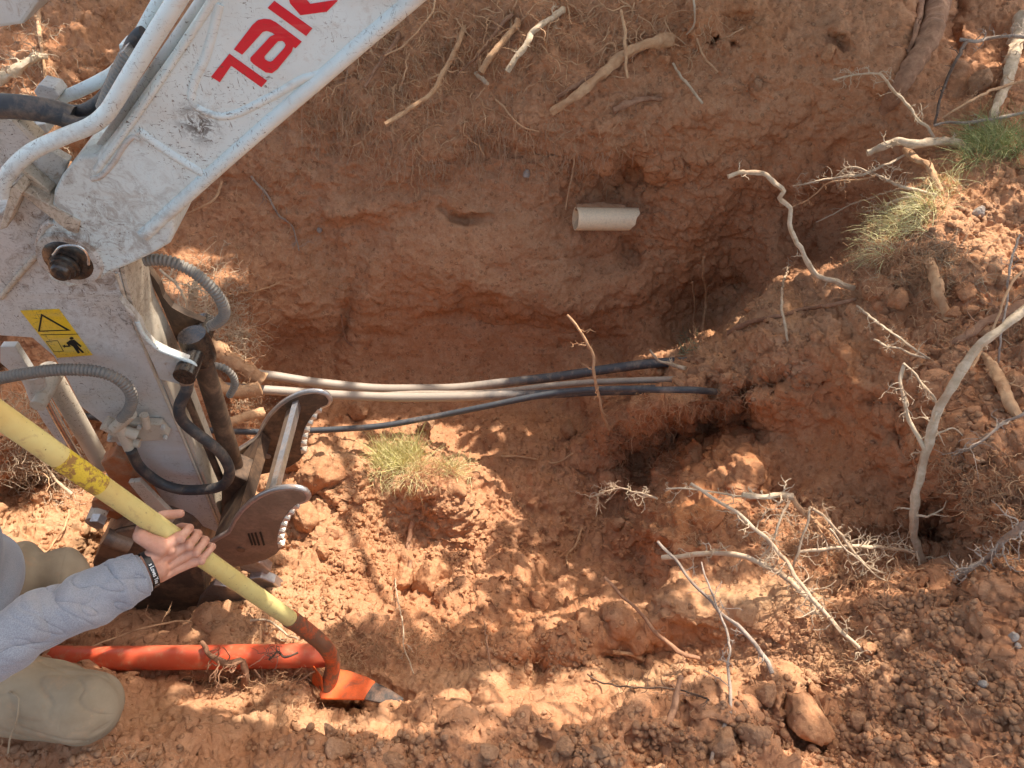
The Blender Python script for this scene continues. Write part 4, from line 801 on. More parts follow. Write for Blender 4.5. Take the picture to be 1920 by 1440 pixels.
root("smooth grey branch bowed over the sunlit ledge", [(1234,1015),(1262,1045),(1292,1084),(1325,1120),(1356,1152),(1390,1178),(1416,1207),(1435,1235),(1448,1262)], 0, 2.6, 4.2, W_GREY, 5, .08, "branch", "branch", G3, t=[1.9,1.87,1.84,1.8,1.77,1.74,1.72,1.7,1.68])
root("brown curved stick, leftmost over the sunlit ledge", [(1134,1083),(1165,1115),(1207,1156),(1230,1185),(1254,1207),(1280,1225),(1312,1236)], 0, 3, 4, W_BROWN, 4, .06, "branch", "branch", G3, t=[2.12,2.08,2.04,2,1.97,1.95,1.95])
root("tall bent grey twig standing over the bottom clods", [(1313,1054),(1330,1100),(1352,1156),(1366,1200),(1369,1225),(1364,1260),(1371,1300),(1368,1340),(1354,1380),(1340,1412),(1332,1450)], 0, 1.8, 3.6, W_GREY, 8, .08, "branch", "branch", G3, t=[1.85,1.8,1.76,1.72,1.68,1.64,1.6,1.56,1.53,1.5,1.47])
root("reddish splintered stump root standing at the bottom edge", [(1279,1268),(1268,1300),(1262,1330),(1252,1370),(1249,1400),(1254,1445)], 0, 5, 10, W_BROWN, 6, .06, t=[1.62,1.6,1.59,1.57,1.55,1.53], group=G3, rough=.3)
root("twiggy pale branchlet poking over the pit edge", [(1232,934),(1200,925),(1175,918),(1151,917),(1125,926),(1106,933)], 0, 2.2, 1.3, W_PALE, 30, .07, "branch", "branch", G3, t=[2.1,2.2,2.25,2.3,2.32,2.35])
root("dark fine fallen twig on the shaded lower ground", [(1100,1262),(1130,1280),(1200,1290),(1260,1290),(1330,1310)], .02, 1.6, 1.8, W_DARK, 14, .08, "branch", "branch", G3)
root("brown root piece lying in the crumbly ledge", [(1150,1222),(1180,1226),(1205,1234)], .01, 4, 3.5, W_TAN, 3, .04, group=G3)
G4 = "twigs in and around the pit"
root("upright crooked twig standing in front of the cables", [(1142,806),(1130,775),(1122,740),(1113,700),(1112,665),(1098,638),(1082,612),(1065,590)], 0, 2.4, 2.8, W_TAN, 8, .08, "branch", "branch", G4, t=[2.95,2.9,2.85,2.8,2.78,2.76,2.75,2.75])
root("pale twig end lying on the cables by the right bank", [(1285,690),(1255,682),(1232,674),(1218,655)], 0, 4, 2, W_PALE, 3, .06, "branch", "branch", G4, t=[2.95,3.0,3.0,3.0])
root("thin branch lying across the crumbled soil mound", [(775,980),(765,1020),(768,1060),(756,1100)], .02, 5, 3, W_BROWN, 8, .07, group=G4)
root("fine white root dangling beside the shovel blade", [(740,1080),(745,1120),(755,1170),(760,1220),(775,1262)], [.03,.05,.06,.05,.04], 1.4, 1.2, W_PALE, 4, .05, group=G4)
root("small forked rootlet in the mid pit soil", [(1090,990),(1080,1020),(1062,1045),(1068,1070)], .02, 2.2, 1.6, W_TAN, 10, .07, group=G4)
root("thin upright rootlet between blade and sunlit ledge", [(925,1258),(915,1225),(912,1195),(908,1165)], [.0,.03,.05,.06], 2, 1.6, W_BROWN, 5, .05, group=G4)
root("long twig on the floor under the lowest cable", [(940,855),(990,858),(1040,868),(1075,850)], .012, 2, 1.6, W_TAN, 3, .05, group=G4)
root("pale root piece lying between conduit and shovel handle", [(470,1165),(500,1162),(520,1175),(540,1192),(560,1198)], .04, 2.4, 2, W_PALE, 6, .06, group=G4)
root("muddy knotted root looped over the orange conduit", [(380,1205),(400,1232),(430,1245),(452,1238),(460,1262),(455,1290)], 0, 4, 7, W_BROWN, 14, .09, t=[2.0,1.95,1.93,1.93,1.95,1.97], group=G4, rough=.35)
root("dark root arching behind the shovel socket", [(560,1225),(535,1232),(520,1222),(505,1236)], 0, 2.4, 2, W_DARK, 8, .07, t=[1.94,1.93,1.94,1.96], group=G4)
root("thin root bowed below the orange conduit", [(478,1255),(500,1280),(540,1290),(570,1270),(590,1258)], 0, 2, 2, W_BROWN, 12, .06, t=[1.97,1.96,1.95,1.95,1.96], group=G4)
root("thick tan root stump where the upper cables start", [(372,640),(410,662),(445,684),(490,715)], 0, 20, 14, W_TAN, 22, .12, t=[3.0,3.02,3.02,3.06], group=G4, rough=.3, sides=14)
root("tan root block sticking out under the lower cable start", [(400,722),(440,735),(488,728)], 0, 14, 12, W_TAN, 12, .08, t=[2.95,2.98,3.0], group=G4, rough=.3, sides=14)
root("tan root peg between the cables and the thumb plate", [(425,795),(460,782),(492,773)], 0, 10, 9, W_TAN, 8, .08, t=[2.85,2.9,2.95], group=G4, rough=.3)
root("sunlit pale root standing inside the hose loop", [(348,610),(356,580),(362,550),(368,520)], 0, 9, 5, W_PALE, 30, .12, t=[2.7,2.68,2.65,2.65], group=G4, rough=.3)
root("sunlit thin root arching through the hose loop", [(300,505),(325,528),(345,555),(352,590)], 0, 2.6, 2.2, W_PALE, 20, .1, t=[2.6,2.6,2.6,2.65], group=G4)
root("gnarled sunlit root at the upper left edge", [(-30,158),(20,138),(60,112),(85,105)], [.05,.07,.07,.03], 11, 6, W_PALE, 14, .1, group=G4, rough=.35)
root("thin upright sunlit root at the upper left", [(72,20),(74,60),(80,100),(84,150)], [.03,.05,.05,.03], 4, 3, W_TAN, 10, .09, group=G4)
root("pale twig in the shaded hollow behind the shovel handle", [(60,840),(88,880),(110,905),(135,925)], [.03,.08,.1,.08], 2.4, 3, W_PALE, 14, .09, group=G4)
root("thin dark twig lying on the sunlit ground above the sleeve", [(130,955),(120,990),(100,1020),(70,1055)], .02, 2, 1.6, W_TAN, 4, .07, group=G4)
root("fine dark roots trailing from the sleeve to the bucket", [(170,1212),(230,1190),(290,1172),(340,1165),(365,1168)], 0, 2, 1.6, W_TAN, 12, .07, t=[2.05,2.1,2.15,2.2,2.25], group=G4)
# ------------------------------------------------------------------ hair roots (uncountable)
def hair(name, regions, mat, L0=.10, rad=.0011, grav=.5, out=.4, curl=.45, seed=1, steps=9, flat=False):
    g = np.random.RandomState(seed); V = []; Fc = []
    for (x, y, rx, ry, cnt, Ls) in regions:
        for _ in range(cnt):
            a, b = g.normal() * .55, g.normal() * .55; X, Y = x + a * rx, y + b * ry
            l, nn = hit(X, Y)
            if l is None: continue
            d = nrm(nn * out + np.array([0, 0, -grav]) + g.normal(size=3) * .5); p = l - nn * .004; L = L0 * Ls * g.uniform(.4, 1.3); r = rad * g.uniform(.6, 1.4)
            pts = [p]
            for k in range(steps): d = nrm(d + g.normal(size=3) * curl + np.array([0, 0, -grav * .25])); p = p + d * L / steps; pts.append(p)
            pts = np.array(pts); T = np.gradient(pts, axis=0); T /= np.linalg.norm(T, axis=1)[:, None]; n1 = np.cross(T, nrm(g.normal(size=3))); n1 /= np.linalg.norm(n1, axis=1)[:, None] + 1e-9; n2 = np.cross(T, n1)
            i0 = sum(map(len, V)) if False else hair.n; rr = np.linspace(r, r * .4, steps + 1)[:, None]
            ring = np.stack([pts + n1 * rr, pts + (-.5 * n1 + .87 * n2) * rr, pts + (-.5 * n1 - .87 * n2) * rr], 1).reshape(-1, 3); V.append(ring)
            for k in range(steps):
                for j in range(3): j2 = (j + 1) % 3; Fc.append((i0 + k * 3 + j, i0 + k * 3 + 3 + j, i0 + k * 3 + 3 + j2, i0 + k * 3 + j2))
            hair.n += len(ring)
    mb = MB(); mb.add(np.concatenate(V), Fc); hair.n = 0; o = mb.build(name, mat); tag(o, kind="stuff"); return o
hair.n = 0
o = hair("hair_roots", [(760,120,150,110,330,1.5),(700,190,120,90,260,1.4),(620,230,90,70,160,1.2),(900,60,200,70,260,1.3),(1150,40,180,60,260,1.2),(1050,130,160,60,110,1.0),(850,230,160,80,200,1.3),(980,290,120,60,120,1.1),(770,300,140,60,120,1.0),
 (1060,250,160,40,90,.8),(480,420,60,70,90,1.0),(620,520,60,50,70,.7),(1150,385,60,50,60,.7),(1300,80,80,60,40,.8),(540,330,70,60,60,1.0)], W_TAN, .12, .0014, .6, .45, .35, 1)
tag(o, "matted brown hair roots hanging over the upper far wall", "hair roots")
o = hair("hanging_rootlets", [(700,170,110,80,420,1.2),(800,110,110,80,420,1.2),(620,250,80,50,220,1.0),(880,200,110,90,380,1.1),(960,60,120,60,420,1.0),(1130,40,120,50,380,.8),(790,280,130,50,260,.9),(1010,170,60,50,120,.8),(1090,290,90,30,160,.4),(940,320,120,20,120,.5)], m_wood("hanging_root_fibre", (.42, .26, .16), (.60, .43, .28)), .17, .0011, 1.3, .28, .22, 12, 12)
tag(o, "dense mat of long fine rootlets hanging down the upper far wall", "rootlets")
o = hair("root_tangle", [(900,40,260,60,170,1.0),(700,120,120,60,90,1),(1100,20,160,40,110,.9),(800,200,160,80,60,.8),(1150,90,140,50,50,.7),(960,80,200,60,60,.8),(430,600,60,60,14,.8),(60,860,60,40,12,.8)], W_TAN, .22, .0032, .45, .5, .30, 15, 14)
tag(o, "tangle of thicker curling roots along the top of the far wall", "roots")
o = hair("tangled_rootlets", [(410,600,60,70,420,1.1),(450,640,40,30,120,1.0),(400,520,50,50,150,.9),(450,760,50,50,220,.9),(60,870,80,50,420,1.0),(30,800,60,60,200,1.0),(140,900,60,40,100,.9),(100,200,110,90,130,.9),(50,60,60,60,80,1)], W_PALE, .12, .0015, .05, .9, .5, 2)
tag(o, "sunlit tangle of thin tan rootlets on the left bank", "rootlets")
o = hair("fibrous_rootlets", [(1200,800,80,70,450,.7),(1290,745,90,30,300,.7),(1150,850,40,60,160,.7),(1380,740,50,20,140,.6),(1250,860,50,40,120,.6),(1240,960,40,40,120,.5),(1300,1010,50,30,80,.6),(1080,790,40,30,90,.6),(1310,630,40,30,140,.6)], W_TAN, .11, .0011, .5, .6, .45, 3)
tag(o, "fibrous red brown rootlets fringing the undercut bank tip", "rootlets")
o = hair("dry_rootlets", [(1560,1010,120,60,300,.7),(1440,1000,110,60,260,.7),(1680,1040,90,40,160,.7),(1640,1110,90,40,90,.6),(1520,1080,90,50,110,.6),(1750,500,60,50,250,.8),(1640,490,70,25,220,.8),(1700,540,90,40,160,.8),(1800,640,90,60,180,.7),(1850,900,80,60,160,.7),(1900,1000,60,60,160,.7),(1760,880,60,60,120,.7),
  (1590,1250,60,40,160,.6),(1510,1160,80,40,120,.6),(1820,300,80,60,120,.9),(1880,160,60,60,80,.9),(1400,700,70,30,100,.5),(1480,560,80,40,120,.6)], W_TAN, .12, .0012, .05, .9, .6, 4)
tag(o, "pale dry rootlets tangled over the right bank", "rootlets")
o = hair("loose_rootlets", [(700,1215,110,46,800,.6),(820,1200,100,50,300,.55),(460,1270,80,30,200,.7),(560,1330,60,30,120,.4),(400,1270,40,20,60,.7),(520,1270,60,20,120,.7),(600,1240,30,30,60,.5),(1000,1240,160,40,110,.45),(1100,1300,180,50,80,.6),(1450,1380,250,40,60,.5),(1800,1250,150,120,110,.6),(200,1420,200,20,60,.6),(480,1180,60,40,80,.7),(880,1070,200,100,50,.5)], W_TAN, .11, .0010, .1, .6, .6, 5)
tag(o, "fine brown rootlets scattered over the trench soil", "rootlets")
# ------------------------------------------------------------------ grass
def m_grass(name, a, b, c=None):
    m = NT(name, .7, 0, .2); m.color(m.mix(m.ramp(m.noise(60, 3, .6), [(.4, 0), (.6, 1)]), a, b)); return m.m
GR1 = m_grass("green_yellow_grass", (.48, .45, .14), (.74, .64, .34)); GR2 = m_grass("straw_grass", (.60, .55, .24), (.72, .62, .36)); GR3 = m_grass("red_stem_grass", (.45, .16, .10), (.55, .38, .18)); GR4 = m_grass("deep_green_grass", (.20, .24, .08), (.46, .44, .20)); GR5 = m_grass("small_leaf_green", (.13, .17, .09), (.30, .34, .20))
def grass(name, regs, mat, L, wd, seed, parent=None, lean=(0, 0, 1), spread=.6, droop=.25):
    g = np.random.RandomState(seed); V = []; Fc = []
    for (x, y, rx, ry, cnt) in regs:
        for _ in range(cnt):
            l, nn = hit(x + g.uniform(-1, 1) * rx, y + g.uniform(-1, 1) * ry)
            if l is None: continue
            d = nrm(np.array(lean) + g.normal(size=3) * spread); sd_ = nrm(np.cross(d, g.normal(size=3))); ln = L * g.uniform(.4, 1.2); w0 = wd * g.uniform(.6, 1.3); p = l - nn * .01; i0 = len(V)
            for k in range(5):
                f = k / 4; V.append(p + sd_ * w0 * (1 - f * .9)); V.append(p - sd_ * w0 * (1 - f * .9)); d = nrm(d + np.array([0, 0, -droop * (.3 + f)]) + g.normal(size=3) * .12); p = p + d * ln / 4
            for k in range(4): a = i0 + 2 * k; Fc.append((a, a + 1, a + 3, a + 2))
    mb = MB(); mb.add(np.array(V), Fc); return mb.build(name, mat, parent)
gt = empty("grass_clump", hit(775, 880)[0], "small yellow green grass clump with reddish stems on the soil mound in the pit", "grass clump")
grass("green_blades", [(748,862,42,22,1500)], GR1, .15, .0014, 1, gt, (0, -.1, 1), .45); grass("straw_blades", [(748,885,50,26,700),(850,880,36,14,400)], GR2, .10, .001, 2, gt, (0, -.3, .7), .7); grass("red_stems", [(812,885,40,22,600)], GR3, .11, .0009, 3, gt, (.1, -.2, .9), .7); grass("green_blades", [(845,880,28,12,300)], GR1, .09, .001, 4, gt, (.1, 0, 1), .6)
o = grass("straw_grass", [(1700,410,50,26,500),(1660,425,40,30,400),(1740,380,36,24,350),(1780,350,30,16,200),(1640,470,40,20,260)], GR2, .10, .0014, 5, None, (-.5, -.1, .5), .6, .3); tag(o, "bleached straw grass hanging over the sunlit bank edge", "grass", kind="stuff")
o = grass("green_grass", [(1850,265,40,22,700),(1900,275,40,26,500),(1830,300,30,14,160)], GR4, .15, .0014, 6, None, (-.6, -.1, .5), .5, .25); tag(o, "longer green grass tuft growing at the right edge", "grass", kind="stuff")
o = grass("weathered_grass", [(1790,500,60,60,260),(1700,490,80,40,260),(1880,600,50,90,130)], m_grass("grey_straw", (.36, .29, .18), (.52, .42, .28)), .09, .0010, 8, None, (-.3, -.2, .5), .9, .3); tag(o, "matted dry grass and chaff on the right bank", "grass", kind="stuff")
o = grass("green_sprig", [(1292,640,18,22,260)], GR5, .05, .0022, 7, None, (-.3, -.2, .6), .9); tag(o, "small grey green leafy sprig at the tip of the right bank", "sprig", kind="stuff")
# ------------------------------------------------------------------ clods, stones and crumbs
def ico(sub):
    bm = bmesh.new(); bmesh.ops.create_icosphere(bm, subdivisions=sub, radius=1); V = np.array([v.co[:] for v in bm.verts]); Fc = [tuple(v.index for v in f.verts) for f in bm.faces]; bm.free(); return V, Fc
def rock(V, seed, ang=.5):
    g = np.random.RandomState(seed); V = V * (1 + .22 * noise(V, 1.1, seed)[:, None])
    for _ in range(13):
        n_ = nrm(g.normal(size=3)); d = g.uniform(.5, .82); s = V @ n_ - d; V = V - np.outer(np.maximum(s, 0) * g.uniform(ang, 1), n_)
    V = V * (1 + .09 * fbm(V, .45, 5, .62, seed))[:, None]; return V * np.array([1, g.uniform(.7, 1), g.uniform(.6, .85)])
Vi, Fi = ico(5); RM = []
for k in range(10):
    mb = MB(); mb.add(rock(Vi, k + 1, .4), Fi); o = mb.build("soil_clod", CLOD); RM.append(o.data); bpy.data.objects.remove(o)
RD = []
for k in range(10):
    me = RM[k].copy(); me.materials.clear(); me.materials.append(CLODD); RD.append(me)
gc = np.random.RandomState(21)
def clod(px, py, rpx, label, grp, me, name="soil_clod", cat="clod", sink=.2):
    l, nn = hit(px, py + rpx * .4)
    if l is None: return
    d = np.dot(l - CAM, [0, cp, -sp]); r = rpx * d / F * (1.4 if 540 < px < 1030 and 840 < py < 1150 else 1.25); o = bpy.data.objects.new(name, me); C.collection.objects.link(o)
    o.location = l + nn * r * (.75 - sink) ; o.scale = (r,) * 3; o.rotation_euler = tuple(gc.uniform(0, 6.28, 3)); tag(o, label, cat, grp)
GC = "soil clods lying on the diggings"
BIG = [(620,872,38,"large square sunlit clod left of the grass clump",0),(580,960,30,"big rounded clod under the thumb plate tip",0),(566,860,26,"pale clod between the thumb teeth and the large square clod",0),(850,1068,26,"round rough clod at the foot of the mound",0),(812,1080,30,"broad clod left of the round rough one",0),(768,1090,26,"tall blocky clod leftmost in the row at the mound foot",0),
 (1000,1128,18,"lone clod with pebbles below the mound",0),(690,1060,13,"small clod below the left side of the mound",0),(610,1030,14,"small clod in the loose soil under the thumb",0),(1075,805,20,"flat brown clod right of the floor cable",1),(670,770,20,"grey brown clod just above the lowest cable",1),(800,800,20,"sunken clod under the lowest cable",1),(1165,985,14,"rounded stone like clod in the right side of the pit",1),(1180,990,9,"small flat clod beside the rounded one in the right side of the pit",1),
 (1490,1330,46,"largest clod, standing on the near ledge under the grey branch",0),(1440,1290,26,"rough clod touching the largest clod from above",1),(1452,1258,22,"clod at the foot of the bowed grey branch",1),(1538,1370,16,"grey clod right of the largest clod",1),(1614,1352,18,"egg shaped clod on the lower right ground",1),(1718,1316,15,"upright reddish clod on the lower right ground",1),(1695,1405,16,"upright clod near the bottom edge, right of the egg shaped one",1),(1752,1425,12,"reddish clod touching the bottom edge at right",0),
 (1780,1288,16,"rusty rounded clod between two pebbly patches at lower right",0),(1635,1212,16,"orange lump where the long pale branch ends",0),(1400,1370,28,"broad dark clod left of the largest clod",1),(1340,1395,34,"broad clod at the bottom by the tall bent twig",1),(640,1400,30,"dark clod under the shovel blade near the bottom edge",1),(620,1370,14,"smaller clod on top of the dark one near the bottom edge",1),(740,1415,22,"crumbly dark clod right of the blade near the bottom edge",1),
 (1240,700,14,"small clod on the bank tip above the black cable",0),(1345,685,17,"dry clod at the bank tip, biggest of three there",0),(1320,700,12,"dry clod at the bank tip, left one of three there",0),(1370,705,12,"dry clod at the bank tip, right one of three there",0),(1250,812,14,"red brown clod tucked under the bank tip",1),(1810,548,16,"orange brown clod on the upper right bank",0),(1793,583,14,"squarish clod under the orange brown one on the right bank",0),(1818,580,14,"angular clod right of the squarish one",0),(1870,520,14,"clod near the right edge above the brown limb",1),
 (1896,720,22,"large smooth clod at the right edge beside the stubby root",0),(1850,625,18,"clod where the long pale branch meets the brown limb",1),(1680,560,20,"dark red clod under the dry grass",0),(1820,145,26,"squarish brown block under the dark fork at top right",1),(1560,92,15,"pale block wedged in a hole high on the far wall",0),(1420,158,10,"round pebble like clod stuck in the upper wall",1),(1700,1200,18,"soft clod on the slope right of the long branch end",1),(1830,1320,12,"small clod at the lower right",1),(1560,1400,14,"small dark clod near the bottom edge",1),
 (1130,1410,18,"low clod at the bottom edge left of the stump root",1),(1060,1400,20,"broad low clod at the bottom edge centre",1),(920,1408,18,"low dark clod at the bottom edge below the sunlit strip",1),(990,1240,12,"crumbly clod on the ledge behind the sunlit strip",1),(1520,1295,14,"clod at the hollow beside the sunlit ledge",0)]
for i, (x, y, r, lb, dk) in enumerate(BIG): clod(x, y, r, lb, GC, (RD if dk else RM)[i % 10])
# small stones
mSt = m_simple("pale_stone", (.33, .28, .235), .6, 0, .4, (.4, .25, .16), 40)
for (x, y, r, lb) in [(985,326,8,"pale heart shaped stone stuck in the far wall"),(1838,1278,10,"bluish white stone chip on the lower right ground"),(1905,1195,12,"grey stone at the right edge"),(600,428,5,"small grey stone in the wall left of centre"),(1905,1210,7,"white chip just under the grey stone at the right edge"),(1830,398,12,"flat blue grey stone on the right bank near the straw grass")]:
    me = RM[int(x) % 10].copy(); me.materials.clear(); me.materials.append(mSt); clod(x, y, r, lb, None, me, "stone", "stone", .25)
# crumbs: uncountable small lumps
Vs, Fs = ico(2); shapes = [rock(Vs, 50 + k, .5) for k in range(12)]; Fs = np.array(Fs)
def crumbs(name, regs, mat, label, seed, pr=(1.2, 7), pw=2.2, zmin=.15):
    g = np.random.RandomState(seed); V = []; Fq = []; n_ = 0
    for (x, y, rx, ry, cnt) in regs:
        for _ in range(cnt):
            X, Y = x + g.normal() * rx * .6, y + g.normal() * ry * .6
            if not (-30 < X < 1950 and -30 < Y < 1470): continue
            l, nn = hit(X, Y)
            if l is None or nn[2] < zmin: continue
            if noise(l[None, :] * np.array([[1, 1, .5]]), .13, seed)[0] < g.uniform(-.35, .1): continue
            r = (pr[0] + (pr[1] - pr[0]) * g.rand() ** pw * 1.0) * 2.2 / F * g.uniform(.8, 1.2)
            q = Matrix.Rotation(g.uniform(0, 6.28), 3, nrm(g.normal(size=3)).tolist()); V.append(shapes[g.randint(12)] @ np.array(q) * r * np.array([1, 1, .9]) + l + nn * r * .3); Fq.append(Fs + n_); n_ += len(Vs)
    V = np.concatenate(V).astype(np.float32); Fq = np.concatenate(Fq).astype(np.int32); me = bpy.data.meshes.new(name); me.vertices.add(len(V)); me.vertices.foreach_set('co', V.ravel()); me.loops.add(Fq.size); me.loops.foreach_set('vertex_index', Fq.ravel())
    me.polygons.add(len(Fq)); me.polygons.foreach_set('loop_start', np.arange(len(Fq), dtype=np.int32) * 3); me.polygons.foreach_set('loop_total', np.full(len(Fq), 3, np.int32)); me.update(calc_edges=True); me.shade_smooth(); me.materials.append(mat)
    o = bpy.data.objects.new(name, me); C.collection.objects.link(o); return tag(o, label, "soil crumbs", None, "stuff")
crumbs("soil_crumbs", [(680,960,150,110,1500),(640,1040,120,60,900),(820,1060,200,70,1000),(900,940,220,120,900),(1010,1040,140,80,500),(560,1000,60,100,500),(880,1180,220,50,400),(1000,840,220,60,300),(1250,1250,280,30,250),(560,1150,100,60,250),(90,980,130,90,500),(1180,960,40,100,200),(80,1060,80,40,120),(450,1300,150,30,120)], CLOD, "crumbled orange soil covering the mound and pit floor", 31, (1.2, 8), 2.6)
crumbs("soil_crumbs", [(900,200,500,220,900),(900,500,450,180,900),(1400,250,300,250,500),(1350,500,150,150,200),(900,650,400,60,300)], CLOD, "small lumps of soil stuck in the cut far wall", 33, (.7, 3.6), 2.5, -2)
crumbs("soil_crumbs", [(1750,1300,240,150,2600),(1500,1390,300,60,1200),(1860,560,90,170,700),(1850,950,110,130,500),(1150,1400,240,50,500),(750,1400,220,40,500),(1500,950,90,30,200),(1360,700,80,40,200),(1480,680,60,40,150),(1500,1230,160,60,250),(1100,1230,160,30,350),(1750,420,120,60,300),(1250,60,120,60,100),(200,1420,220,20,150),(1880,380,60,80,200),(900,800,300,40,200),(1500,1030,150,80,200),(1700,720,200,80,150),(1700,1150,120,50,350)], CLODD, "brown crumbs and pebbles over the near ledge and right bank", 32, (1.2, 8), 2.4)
# ------------------------------------------------------------------ the kneeling person
SKIN = NT("skin", .55, 0, .35); cs = SKIN.mix(SKIN.ramp(SKIN.noise(28, 4, .6), [(.38, 0), (.65, 1)]), (.46, .22, .145), (.55, .30, .21)); cs = SKIN.mix(SKIN.ramp(SKIN.noise(220, 3, .6), [(.35, .25), (.5, 0)]), cs, (.40, .18, .12)); SKIN.color(cs)
SKIN.b.inputs['Subsurface Weight'].default_value = .12; SKIN.b.inputs['Subsurface Radius'].default_value = (.012, .004, .002); SKIN.bump(SKIN.noise(420, 4, .7), .18, .0012); SKIN = SKIN.m
def capsules(mb, chain, radii, sides=16):
    """tapered rounded limbs"""
    chain = [np.array(c, float) for c in chain]
    for a, b, ra, rb in zip(chain[:-1], chain[1:], radii[:-1], radii[1:]):
        L = np.linalg.norm(b - a) + 1e-6; d = (b - a) / L; pts = []; rr = []
        for th in np.linspace(-math.pi / 2 + .15, 0, 6): pts.append(a + d * math.sin(th) * ra); rr.append(math.cos(th) * ra)
        for f in (.33, .66): pts.append(a + d * L * f); rr.append(ra + (rb - ra) * f)
        for th in np.linspace(0, math.pi / 2 - .15, 6): pts.append(b + d * math.sin(th) * rb); rr.append(math.cos(th) * rb)
        tube(mb, np.array(pts), np.array(rr), sides)
def hax(px):  # point of the handle axis under photo column px
    y = 779 + .7007 * px; f0 = 1 / 1.14; f1 = 1 / 1.8; return PT(px, y, 1 / (f0 + (f1 - f0) * px / 548))
man = MB()
e1 = nrm(-(D(320, 1003)) - HD * np.dot(-(D(320, 1003)), HD)); e2 = nrm(np.cross(HD, e1)); 
if D(0, 0) is not None:
    a_, b_ = hax(320), hax(320) + e2 * .05
    if np.dot(e2, [0, sp, cp]) < 0: e2 = -e2        # e2 points up right in the photo
def hp(px, ang, r, base=None, sl=0):
    c = hax(px) if base is None else base; return c + HD * sl + (e1 * math.cos(ang) + e2 * math.sin(ang)) * r
RH = .0195
def hand(shift=0.0, mir=1, wrist=None):
    S = HD * shift
    mcp = [(316, .16), (333, .10), (349, .0), (364, -.22)]
    pip = [(330, 1.28), (346, 1.30), (361, 1.28), (375, 1.20)]
    rad = [(.0098, .0088, .0080, .0072), (.0100, .0090, .0082, .0074), (.0094, .0085, .0077, .0070), (.0084, .0075, .0068, .0062)]
    M = []
    for k in range(4):
        r0, r1, r2, r3 = rad[k]
        A0 = hp(mcp[k][0] * 1.0, mcp[k][1], RH + r0 * 1.25) + S; B0 = hp(pip[k][0], pip[k][1], RH + r1 * 1.3) + S
        mid = hp((mcp[k][0] + pip[k][0]) / 2, .72, RH + r1 * 1.22) + S
        C0 = hp(pip[k][0] + 1, 2.05, RH + r2 * 1.0) + S; E0 = hp(pip[k][0] - 1, 2.95, RH + r3 * .9) + S
        capsules(man, [A0, mid, B0, C0, E0], [r0, r1 * 1.02, r1, r2, r3])
        capsules(man, [A0 + e1 * .0035, A0 + e1 * .0036 + HD * .001], [r0 * 1.0, r0 * 1.0]); capsules(man, [B0, B0 + HD * .0006], [r1 * 1.07, r1 * 1.07]); M.append(A0)
    W = wrist; side = nrm(M[3] - M[0])
    wside = nrm(side - nrm(W - M[1]) * np.dot(side, nrm(W - M[1])))
    for k, f in enumerate((-.023, -.008, .008, .022)):
        w_ = W + wside * f; m_ = (M[k] * .45 + w_ * .55); capsules(man, [M[k] - e1 * .004, m_ - e1 * .003, w_], [.0105, .0135, .0180])
        capsules(man, [M[k] - e2 * .008 - e1 * .008, m_ - e1 * .012, w_], [.010, .0145, .0175])
    # thumb: leaves the side of the palm, passes behind the handle, tip shows above it
    cmc = W * .55 + M[0] * .45 - wside * .020 + S * 0; mc = hp(282, -1.35, RH + .013) + S; tm = hp(292, -2.75, RH + .0105) + S; ti = hp(302, 2.35, RH + .0095) + S; tp = hp(309, 1.55, RH + .022) + S
    capsules(man, [cmc, mc, tm, ti, tp], [.0165, .0135, .0115, .0103, .0088])
    capsules(man, [mc, hp(305, -.75, RH + .009) + S], [.0125, .0095]); capsules(man, [cmc, hp(318, -.7, RH + .008) + S], [.0150, .012]); capsules(man, [mc, M[0] * .6 + W * .4], [.0120, .013])
    return M
WR = PT(289, 1064, 1.425); M = hand(0, 1, WR)
EL = PT(-40, 1222, 1.24); SH = np.array([-1.20, .56, .64])
WR0 = WR + nrm(EL - WR) * .05
capsules(man, [WR, WR0, WR * .6 + EL * .4, EL, SH], [.0265, .0270, .034, .040, .05])
wid = nrm(M[3] - M[0]); capsules(man, [WR - wid * .008, WR0 - wid * .008], [.024, .025]); capsules(man, [WR + wid * .008, WR0 + wid * .008], [.023, .025])
# left arm to the top of the handle
SL = np.array([-1.20, .98, .64]); W2 = H0 - HD * .32 + np.array([-.06, .05, -.03]); Eo = np.array([-1.05, 1.02, .72])
capsules(man, [SL, Eo, W2, H0 - HD * .30], [.055, .045, .028, .035])
for k in range(4): q = H0 - HD * (.33 - .02 * k); capsules(man, [q + e1 * .032 - e2 * .01, q + e1 * .02 + e2 * .022, q - e1 * .012 + e2 * .026, q - e1 * .026], [.011, .010, .009, .008])
capsules(man, [H0 - HD * .34 + e1 * .02 - e2 * .02, H0 - HD * .36 - e1 * .02 - e2 * .018, H0 - HD * .36 - e1 * .028 + e2 * .01], [.012, .011, .009])
# trunk, neck, head
HIP = np.array([-1.40, .76, .16]); CH = np.array([-1.27, .77, .56]); NK = np.array([-1.20, .77, .76]); HD_ = np.array([-1.12, .77, .90])
capsules(man, [HIP, (HIP + CH) / 2, CH, (SH + SL) / 2 + [-.02, 0, .03]], [.14, .125, .135, .07]); capsules(man, [SH, (SH + SL) / 2, SL], [.05, .07, .05]); capsules(man, [HIP + [0, -.08, 0], HIP + [0, .08, 0]], [.11, .11])
capsules(man, [NK - [.02, 0, .04], HD_ - [0, 0, .04]], [.058, .055], 20); capsules(man, [HD_ + [-.03, 0, .03], HD_ + [.0, 0, .0], HD_ + [.035, 0, -.065]], [.088, .083, .05], 24)
capsules(man, [HD_ + [.083, 0, -.005], HD_ + [.098, 0, -.035]], [.009, .013]); capsules(man, [HD_ + [.076, -.02, -.068], HD_ + [.076, .02, -.068]], [.011, .011])
